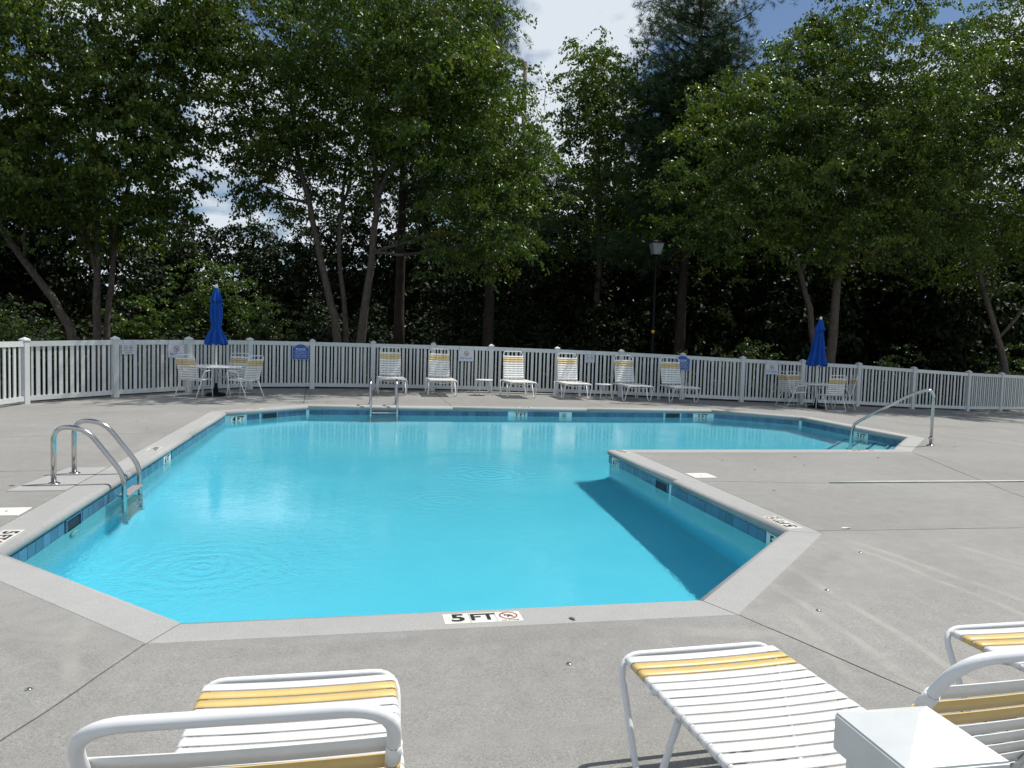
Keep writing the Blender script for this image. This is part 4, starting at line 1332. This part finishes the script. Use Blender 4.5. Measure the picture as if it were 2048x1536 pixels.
def tree(name, label, group, base, trunks, blobs, seed, mat=M_BIRCH, barkm=M_BIRCHBARK, dens=3.4, leaf=0.095, per=5, nl=11, L=0.62, droop=0.5, cat="tree", reach=5):
    """trunks: list of (polyline, base radius, tip radius); blobs: crown ellipsoids; all in world coordinates"""
    rs = np.random.default_rng(seed)
    e = tag(empty(name, base), label, cat, group)
    off = Vector(base)
    nodes = []
    for pl, r0, r1 in trunks:
        bm = bmesh.new()
        pts = path_tube(bm, pl, r0, r1, rs)
        o = mesh_obj("trunk", bm, barkm, e); o.matrix_parent_inverse = Matrix.Translation(-off)
        nodes += pts[len(pts) // 3:]
    bm = bmesh.new()
    NN = np.array(nodes)
    for c, r in blobs:
        c, r = np.array(c), np.array(r)
        k = int(np.argmin(np.linalg.norm((NN - (c - [0, 0, r[2] * 0.8])) * [1, 1, 0.7], axis=1)))
        pts = limb(bm, NN[k], c, 0.062, 0.026, rs, 8)
        for q in range(reach):
            s = pts[rs.integers(2, len(pts))]
            d = rs.normal(size=3); d[2] = abs(d[2]) * 0.5; d /= np.linalg.norm(d)
            p2 = limb(bm, s, c + d * r * rs.uniform(0.55, 0.9), 0.026, 0.007, rs, 6, sides=5)
            for z in range(2):
                s2 = np.array(p2[rs.integers(2, 5)]); limb(bm, s2, s2 + rs.normal(0, 0.7, 3), 0.010, 0.004, rs, 4, sides=4)
    o = mesh_obj("limb", bm, barkm, e); o["kind"] = "stuff"; o.matrix_parent_inverse = Matrix.Translation(-off)
    cl = cluster_points(blobs, dens, rs)
    P_, D, T = sprays(cl, rs, per, nl, L, droop)
    n = len(P_)
    AX = D * 0.55 + rs.normal(0, 0.45, (n, 3)) + np.array([0, 0, -0.75])
    NO = rs.normal(0, 0.75, (n, 3)) + np.array([0, 0, 0.6])
    me = leaves_mesh("crown", P_, leaf * rs.uniform(0.7, 1.3, n), AX, NO, T, mat)
    o = data_obj("crown", me, e); o.matrix_parent_inverse = Matrix.Translation(-off)
    return e, n

GZ = -0.25
n_leaf = 0
def T(*a, **k):
    global n_leaf
    e, n = tree(*a, **k); n_leaf += n
    return e
T("birch_tree", "multi-stemmed birch at the left, one stem leaning far out to the left", "birch trees beyond the fence", (-8.0, 26.3, GZ),
  [([(-8.35, 26.3, GZ), (-8.75, 26.3, 1.6), (-10.9, 26.8, 4.5), (-12.5, 27, 7.5)], 0.17, 0.05), ([(-7.95, 26.2, GZ), (-7.95, 26.2, 2.0), (-8.07, 26.2, 7.0), (-7.6, 25.8, 11)], 0.15, 0.05), ([(-7.72, 26.5, GZ), (-7.75, 26.4, 1.8), (-7.4, 26.6, 5.2), (-5.9, 25.6, 9.5)], 0.12, 0.04)],
  [((-8.85, 25.85, 9.8), (3.6, 3.5, 3.1)), ((-6.3, 24.5, 7.6), (1.9, 2.4, 2.7)), ((-9.8, 25.8, 6.6), (2.3, 3.0, 2.4)), ((-5.7, 25.3, 10.5), (2.4, 3.0, 2.0)), ((-8.2, 26.0, 5.2), (2.1, 2.4, 1.3)), ((-12.6, 26, 9.5), (2.6, 3, 3.5)), ((-5.49,24.92,6.95),(1.24,2.00,2.32)), ((-4.79,25.31,10.51),(1.74,2.50,1.89)), ((-5.83,25.52,5.23),(1.2,1.6,1.42)), ((-7.75,27.0,4.9),(1.9,1.8,1.0))],
  21, dens=2.5, leaf=0.13, per=6, nl=14, L=0.58)
T("birch_tree", "two-stemmed birch behind the fence left of centre, its pale stems forming a V", "birch trees beyond the fence", (-0.1, 25.6, GZ),
  [([(-0.40, 25.6, GZ), (-0.55, 25.6, 1.6), (-1.25, 25.8, 4.6), (-1.9, 25.9, 7.2), (-2.4, 25.6, 10.5)], 0.165, 0.04), ([(0.18, 25.5, GZ), (0.22, 25.5, 1.5), (0.55, 25.4, 4.6), (0.68, 25.4, 6.2), (0.35, 25.4, 8.6), (-0.1, 25.2, 11.4)], 0.175, 0.04),
   ([(0.67, 25.4, 6.1), (1.25, 25.3, 7.4), (1.9, 25.1, 8.8), (3.0, 24.8, 11.2)], 0.085, 0.03), ([(-0.22, 26.0, GZ), (-0.28, 26.0, 1.8), (-0.6, 26.2, 4.5), (-0.4, 26.6, 7.5)], 0.12, 0.04)],
  [((-1.6, 24.9, 10.4), (3.7, 4.2, 3.2)), ((1.5, 23.7, 10.2), (3.3, 4.6, 3.6)), ((3.1, 24.2, 9.4), (1.6, 3.0, 2.6)), ((4.0, 24.0, 7.2), (2.2, 3.0, 3.0)), ((-2.5, 25.8, 7.9), (1.9, 2.5, 2.0)), ((4.35, 23.6, 4.5), (1.35, 1.4, 1.4)), ((-0.2, 26.8, 7.4), (2.3, 2.6, 1.8)), ((5.2, 24.4, 7.1), (1.4, 2.0, 1.6)), ((-3.50,26.50,7.43),(1.34,2.20,1.85)), ((-2.71,26.86,6.08),(1.37,1.60,1.03)), ((2.95,23.99,4.86),(1.77,1.80,1.45))],
  22, dens=2.7, leaf=0.108, per=6, nl=15, L=0.58)
T("broadleaf_tree", "tree with a rounded olive crown right of the sky gap and utility pole", "broadleaf trees behind the birches", (10.2, 31.5, GZ - .3),
  [([(10.2, 31.5, GZ - .3), (10.2, 31.4, 5), (9.9, 31.0, 9), (9.5, 30.8, 13)], 0.19, 0.05)],
  [((9.5, 30.75, 12.0), (1.8, 2.8, 2.2)), ((10.5, 30.5, 10.4), (2.4, 3.0, 3.1)), ((11.0, 30.5, 7.0), (2.0, 2.6, 2.0)), ((8.2, 31.2, 6.4), (1.3, 2.0, 1.6))],
  23, dens=3.0, leaf=0.13, nl=13, L=0.60, mat=M_BIRCH)
T("birch_tree", "broad birch on the right, thick forked stem behind the right umbrella", "birch trees beyond the fence", (15.7, 23.35, GZ - .15),
  [([(15.92, 23.25, GZ - .2), (15.93, 23.24, 1.2), (16.06, 23.2, 5.2), (15.5, 23.3, 6.6), (14.6, 23.2, 10)], 0.20, 0.05), ([(16.04, 23.2, 4.6), (16.45, 23.1, 6.6), (17.0, 22.6, 10.5)], 0.12, 0.04), ([(15.55, 23.5, GZ - .2), (15.36, 23.4, 2.3), (14.6, 23.5, 4.6), (13.7, 23.6, 6.7), (12.6, 23.2, 9)], 0.135, 0.04)],
  [((13.4, 23.0, 7.9), (4.0, 3.4, 3.2)), ((16.25, 22.6, 10.0), (3.7, 3.5, 3.2)), ((11.6, 22.9, 5.9), (2.2, 2.3, 2.0)), ((18.0, 22.3, 7.6), (2.5, 3.0, 3.0)), ((14.9, 22.8, 5.3), (2.9, 2.4, 1.4)), ((15.35, 23.2, 12.0), (1.9, 2.5, 1.6)), ((19.0, 22.8, 5.2), (1.8, 2.2, 1.3))],
  24, dens=2.7, leaf=0.108, per=6, nl=15, L=0.58)
T("birch_tree", "birch at the far right edge with a bare stem leaning left", "birch trees beyond the fence", (23.5, 23.75, GZ - .5),
  [([(23.6, 23.7, GZ - .5), (23.45, 23.7, 1.2), (22.1, 24.0, 5.0), (21.0, 24.2, 7.4), (20.6, 24, 10.5)], 0.14, 0.04)],
  [((21.7, 23.3, 9.6), (2.7, 3.4, 4.4)), ((22.8, 23.6, 5.4), (2.0, 2.5, 1.8)), ((23.1, 23.0, 12.2), (2.4, 3.0, 2.9)), ((25.5, 23.2, 7.5), (2.0, 2.6, 3.2))],
  25, dens=2.7, leaf=0.110, per=6, nl=14, L=0.58)

# ------------------------------------------------------------------ pines
def pine(label, base, top, blobs, seed, dens=6.0, r0=0.24, needles=22):
    rs = np.random.default_rng(seed)
    e = tag(empty("pine_tree", base), label, "tree", "pines behind the birches"); off = Vector(base)
    bm = bmesh.new()
    path_tube(bm, [base, (base[0], base[1], base[2] + 4), ((base[0] + top[0]) / 2, (base[1] + top[1]) / 2, (base[2] + top[2]) / 2), top], r0, 0.05, rs)
    o = mesh_obj("trunk", bm, M_PINEBARK, e); o.matrix_parent_inverse = Matrix.Translation(-off)
    bm = bmesh.new(); cl = []
    for c, r in blobs:
        c, r = np.array(c), np.array(r)
        nb = max(6, int(6.0 * r[0] * r[2]))
        for q in range(nb):
            d = rs.normal(size=3); d /= np.linalg.norm(d)
            end = c + d * r * rs.uniform(0.35, 1.0)
            t = np.clip((end[2] - base[2] - 0.6) / (top[2] - base[2]), 0.05, 0.98)
            st = np.array(base) + (np.array(top) - np.array(base)) * t
            limb(bm, st, end, 0.05, 0.012, rs, 6, sides=5, sag=-0.06)
            m = int(dens * 7)
            cl.append(end + rs.normal(0, 1, (m, 3)) * np.array([0.46, 0.46, 0.24]) + (st - end) * rs.uniform(0, 0.55, (m, 1)))
    o = mesh_obj("limb", bm, M_PINEBARK, e); o["kind"] = "stuff"; o.matrix_parent_inverse = Matrix.Translation(-off)
    cl = np.concatenate(cl); n = len(cl)
    d = unit(rs.normal(size=(n, 3)) + np.array([0, 0, 0.5]))
    D = unit(np.repeat(d, needles, 0) * 0.9 + rs.normal(0, 0.62, (n * needles, 3)))
    ln = 0.24 * rs.uniform(0.7, 1.25, n * needles)
    C = np.repeat(cl, needles, 0) + D * ln[:, None] * 0.5
    T_ = np.repeat(np.clip(rs.normal(0.4, 0.2, n), 0, 1), needles) + rs.normal(0, 0.08, n * needles)
    me = leaves_mesh("crown", C, ln, D, rs.normal(size=(n * needles, 3)), T_, M_PINE, width=0.032, fold=0.01)
    o = data_obj("crown", me, e); o.matrix_parent_inverse = Matrix.Translation(-off)
    return n * needles
n_leaf += pine("pine with a feathery top just left of the utility pole", (5.0, 28.6, GZ - .2), (4.9, 28.5, 15.5),
     [((4.75, 28.5, 12.8), (1.0, 1.6, 2.4)), ((5.3, 28.4, 8.2), (2.2, 2.4, 2.6)), ((6.3, 27.4, 5.5), (1.2, 1.4, 0.8)), ((6.9, 28.2, 7.4), (1.1, 1.4, 1.2))], 31)
n_leaf += pine("tall dark pine right of centre, left of the broad birch", (12.6, 28.2, GZ - .3), (12.9, 28.0, 17.0),
     [((12.9, 28.0, 13.0), (3.0, 2.8, 3.2)), ((11.4, 28.1, 10.2), (2.2, 2.3, 2.2)), ((14.6, 28.2, 9.8), (2.2, 2.2, 2.4)), ((10.6, 27.8, 7.6), (1.5, 1.6, 1.8)), ((12.6, 28.0, 7.2), (2.0, 2.0, 1.8)), ((9.9, 28.0, 5.2), (1.0, 1.2, 0.5))], 32, dens=9.0)
n_leaf += pine("slim pine with a straight dark trunk behind the V-shaped birch", (1.7, 30.3, GZ - .3), (1.75, 30.3, 16.5),
     [((1.7, 30.3, 12.0), (2.6, 2.6, 3.6)), ((2.6, 30.2, 7.4), (1.6, 1.8, 1.2))], 33, dens=6.5)

# ------------------------------------------------------------------ woods behind: trees one can still tell apart, then thicket
def wood_tree(seed, h):
    rs = np.random.default_rng(seed)
    e = empty("woodland_tree")
    bm = bmesh.new(); path_tube(bm, [(0, 0, 0), (0.1, 0, h * 0.3), (-0.1, 0.1, h * 0.6), (0, 0, h * 0.72)], 0.2, 0.04, rs)
    mesh_obj("trunk", bm, M_DARKBARK, e)
    blobs = [((0, 0, h * 0.62), (h * 0.30, h * 0.28, h * 0.36)), ((h * 0.16, 0, h * 0.36), (h * 0.26, h * 0.24, h * 0.22)), ((-h * 0.18, -h * 0.05, h * 0.34), (h * 0.26, h * 0.24, h * 0.24))]
    cl = cluster_points(blobs, 2.4 * (9.0 / h) ** 2.2, rs)
    P_, D, T_ = sprays(cl, rs, 5, 10, 0.95, 0.45, 0.09); n = len(P_)
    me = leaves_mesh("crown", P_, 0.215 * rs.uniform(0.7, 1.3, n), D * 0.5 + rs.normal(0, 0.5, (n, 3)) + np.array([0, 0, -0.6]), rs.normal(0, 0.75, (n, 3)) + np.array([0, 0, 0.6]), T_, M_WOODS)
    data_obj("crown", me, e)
    return e, n
WT = []
for sd, h in ((41, 8.5), (42, 10.5), (43, 12.5)):
    e, n = wood_tree(sd, h); n_leaf += n; WT.append([e, h, True])
WOODS = [(-20, 40, 2, 1.25, "tall woodland tree at the far left, behind the leaning birch stem"), (-14.2, 38, 1, 1.18, "dark woodland tree behind the left birch's stems"), (-9.6, 45, 0, 1.02, "low dark tree under the left sky gap"), (-5.0, 44, 0, 0.98, "dark tree just right of the left sky gap"),
         (-1.2, 41, 1, 0.86, "dark tree seen between the two stems of the V-shaped birch"), (3.4, 38.5, 2, 1.02, "tall dark woodland tree right of the V-shaped birch's stems"), (7.4, 36.5, 1, 0.86, "dark woodland tree below the utility pole"), (11.6, 36.0, 1, 1.12, "dark woodland tree behind the lamp post"),
         (16.6, 35.5, 2, 1.12, "tall dark tree behind the tall pine"), (21.5, 34, 2, 1.25, "tall dark tree behind the broad birch's crown"), (26.5, 33, 2, 1.25, "tall dark tree left of the far right birch"), (31.0, 31.5, 1, 0.92, "dark tree near the right edge below a scrap of sky"), (35.5, 30, 2, 1.35, "tall tree at the extreme right edge"), (-23, 35, 2, 1.2, "tall tree at the extreme left edge"),
         (18.6, 29.5, 0, 0.95, "smaller shaded tree between the broad birch's stem and the leaning stem"), (9.3, 33.3, 0, 0.80, "small shaded tree behind the lamp post's lantern"), (24.5, 30.0, 1, 1.05, "shaded tree behind the leaning stem at the right"), (14.6, 31.8, 0, 1.0, "shaded tree directly behind the broad birch's forked stem"),
         (5.6, 32.6, 0, 0.72, "small shaded tree below the drooping pine bough"), (-17.5, 33, 0, 0.9, "shaded tree low at the far left")]
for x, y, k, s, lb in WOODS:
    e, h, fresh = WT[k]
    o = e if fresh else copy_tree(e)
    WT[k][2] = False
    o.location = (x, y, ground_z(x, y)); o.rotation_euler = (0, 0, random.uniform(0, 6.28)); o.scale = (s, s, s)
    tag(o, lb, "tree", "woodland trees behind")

def leaf_patch(name, pts, size, mat, rs, label=None, cat=None, kind=None, group=None, per=4, nl=9, L=0.45, droop=0.35):
    global n_leaf
    P_, D, T_ = sprays(pts, rs, per, nl, L, droop, 0.06); n = len(P_); n_leaf += n
    me = leaves_mesh(name, P_, size * rs.uniform(0.65, 1.3, n), D * 0.7 + rs.normal(0, 0.5, (n, 3)) + np.array([0, 0, -0.35]), rs.normal(0, 0.7, (n, 3)) + np.array([0, 0, 0.8]), T_, mat)
    return tag(data_obj(name, me), label, cat, group, kind)
rs = np.random.default_rng(77)
def hump(x0, x1, y0, y1, n, hf):
    x = rs.uniform(x0, x1, n); y = rs.uniform(y0, y1, n)
    h = np.array([hf(a) for a in x]) * (0.75 + 0.35 * np.sin(x * 1.9 + 1) * np.sin(x * 0.83)) * np.interp(y, [y0, y1], [0.55, 1.0])
    z = rs.uniform(0, 1, n) ** 0.7 * h
    return np.stack([x, y, z - 0.4], 1)
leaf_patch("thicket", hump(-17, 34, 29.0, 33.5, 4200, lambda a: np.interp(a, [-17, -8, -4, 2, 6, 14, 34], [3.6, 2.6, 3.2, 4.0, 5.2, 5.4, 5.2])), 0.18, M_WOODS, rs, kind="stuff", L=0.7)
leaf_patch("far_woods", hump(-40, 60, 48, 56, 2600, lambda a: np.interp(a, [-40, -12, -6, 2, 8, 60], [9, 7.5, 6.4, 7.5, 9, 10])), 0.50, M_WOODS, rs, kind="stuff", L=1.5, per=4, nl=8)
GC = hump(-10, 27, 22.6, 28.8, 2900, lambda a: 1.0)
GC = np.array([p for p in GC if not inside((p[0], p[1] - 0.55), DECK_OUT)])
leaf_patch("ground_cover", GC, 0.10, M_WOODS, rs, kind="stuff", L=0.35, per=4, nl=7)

def shrub(x, y, r, h, seed, mat, label, size=0.10, dens=14):
    rs2 = np.random.default_rng(seed); global n_leaf
    z0 = ground_z(x, y)
    e = tag(empty("shrub", (x, y, z0)), label, "shrub", "shrubs beyond the fence")
    bm = bmesh.new()
    for q in range(7):
        a = rs2.uniform(0, 6.28); limb(bm, (0, 0, 0), (r * 0.6 * math.cos(a), r * 0.6 * math.sin(a), h * rs2.uniform(0.5, 0.85)), 0.022, 0.006, rs2, 5, sides=5)
    o = mesh_obj("stem", bm, M_DARKBARK, e); o["kind"] = "stuff"
    cl = cluster_points([((0, 0, h * 0.55), (r, r * 0.9, h * 0.5))], dens, rs2, 0.5)
    P_, D, T_ = sprays(cl, rs2, 4, 8, 0.34, 0.3, 0.04); n = len(P_); n_leaf += n
    me = leaves_mesh("foliage", P_, size * rs2.uniform(0.65, 1.3, n), D * 0.7 + rs2.normal(0, 0.5, (n, 3)) + np.array([0, 0, -0.3]), rs2.normal(0, 0.7, (n, 3)) + np.array([0, 0, 0.8]), T_, mat)
    data_obj("foliage", me, e)
for a in ((-5.6, 33.0, 2.3, 4.6, 51, M_BUSH, "bright yellow-green bush in the clearing behind the left umbrella", 0.13, 7), (-8.0, 31.0, 1.6, 3.2, 52, M_BUSH, "green bush left of the left umbrella, behind the birch stems", 0.13, 9), (-3.4, 31.0, 1.5, 3.0, 53, M_BROAD, "darker green bush just right of the left umbrella", 0.12, 9),
          (-11.5, 29.0, 1.6, 2.4, 54, M_BROAD, "leafy bush at the far left, behind the leaning stem", 0.12, 9), (12.9, 24.6, 0.9, 1.9, 55, M_BROAD, "glossy-leaved shrub left of the right umbrella", 0.095, 22), (14.2, 25.2, 0.8, 2.3, 56, M_BROAD, "taller glossy shrub directly behind the right umbrella", 0.095, 22),
          (11.0, 25.2, 0.9, 1.5, 57, M_BROAD, "low glossy shrub right of the lamp post", 0.095, 20), (20.3, 25.5, 1.1, 2.2, 58, M_BROAD, "shrub beside the leaning stem at the right", 0.10, 16), (25.0, 25.0, 1.2, 2.6, 59, M_BROAD, "shrub at the right edge beyond the leaning stem", 0.10, 16)):
    shrub(*a)
print("leaves:", n_leaf, "tris:", n_leaf * 2)
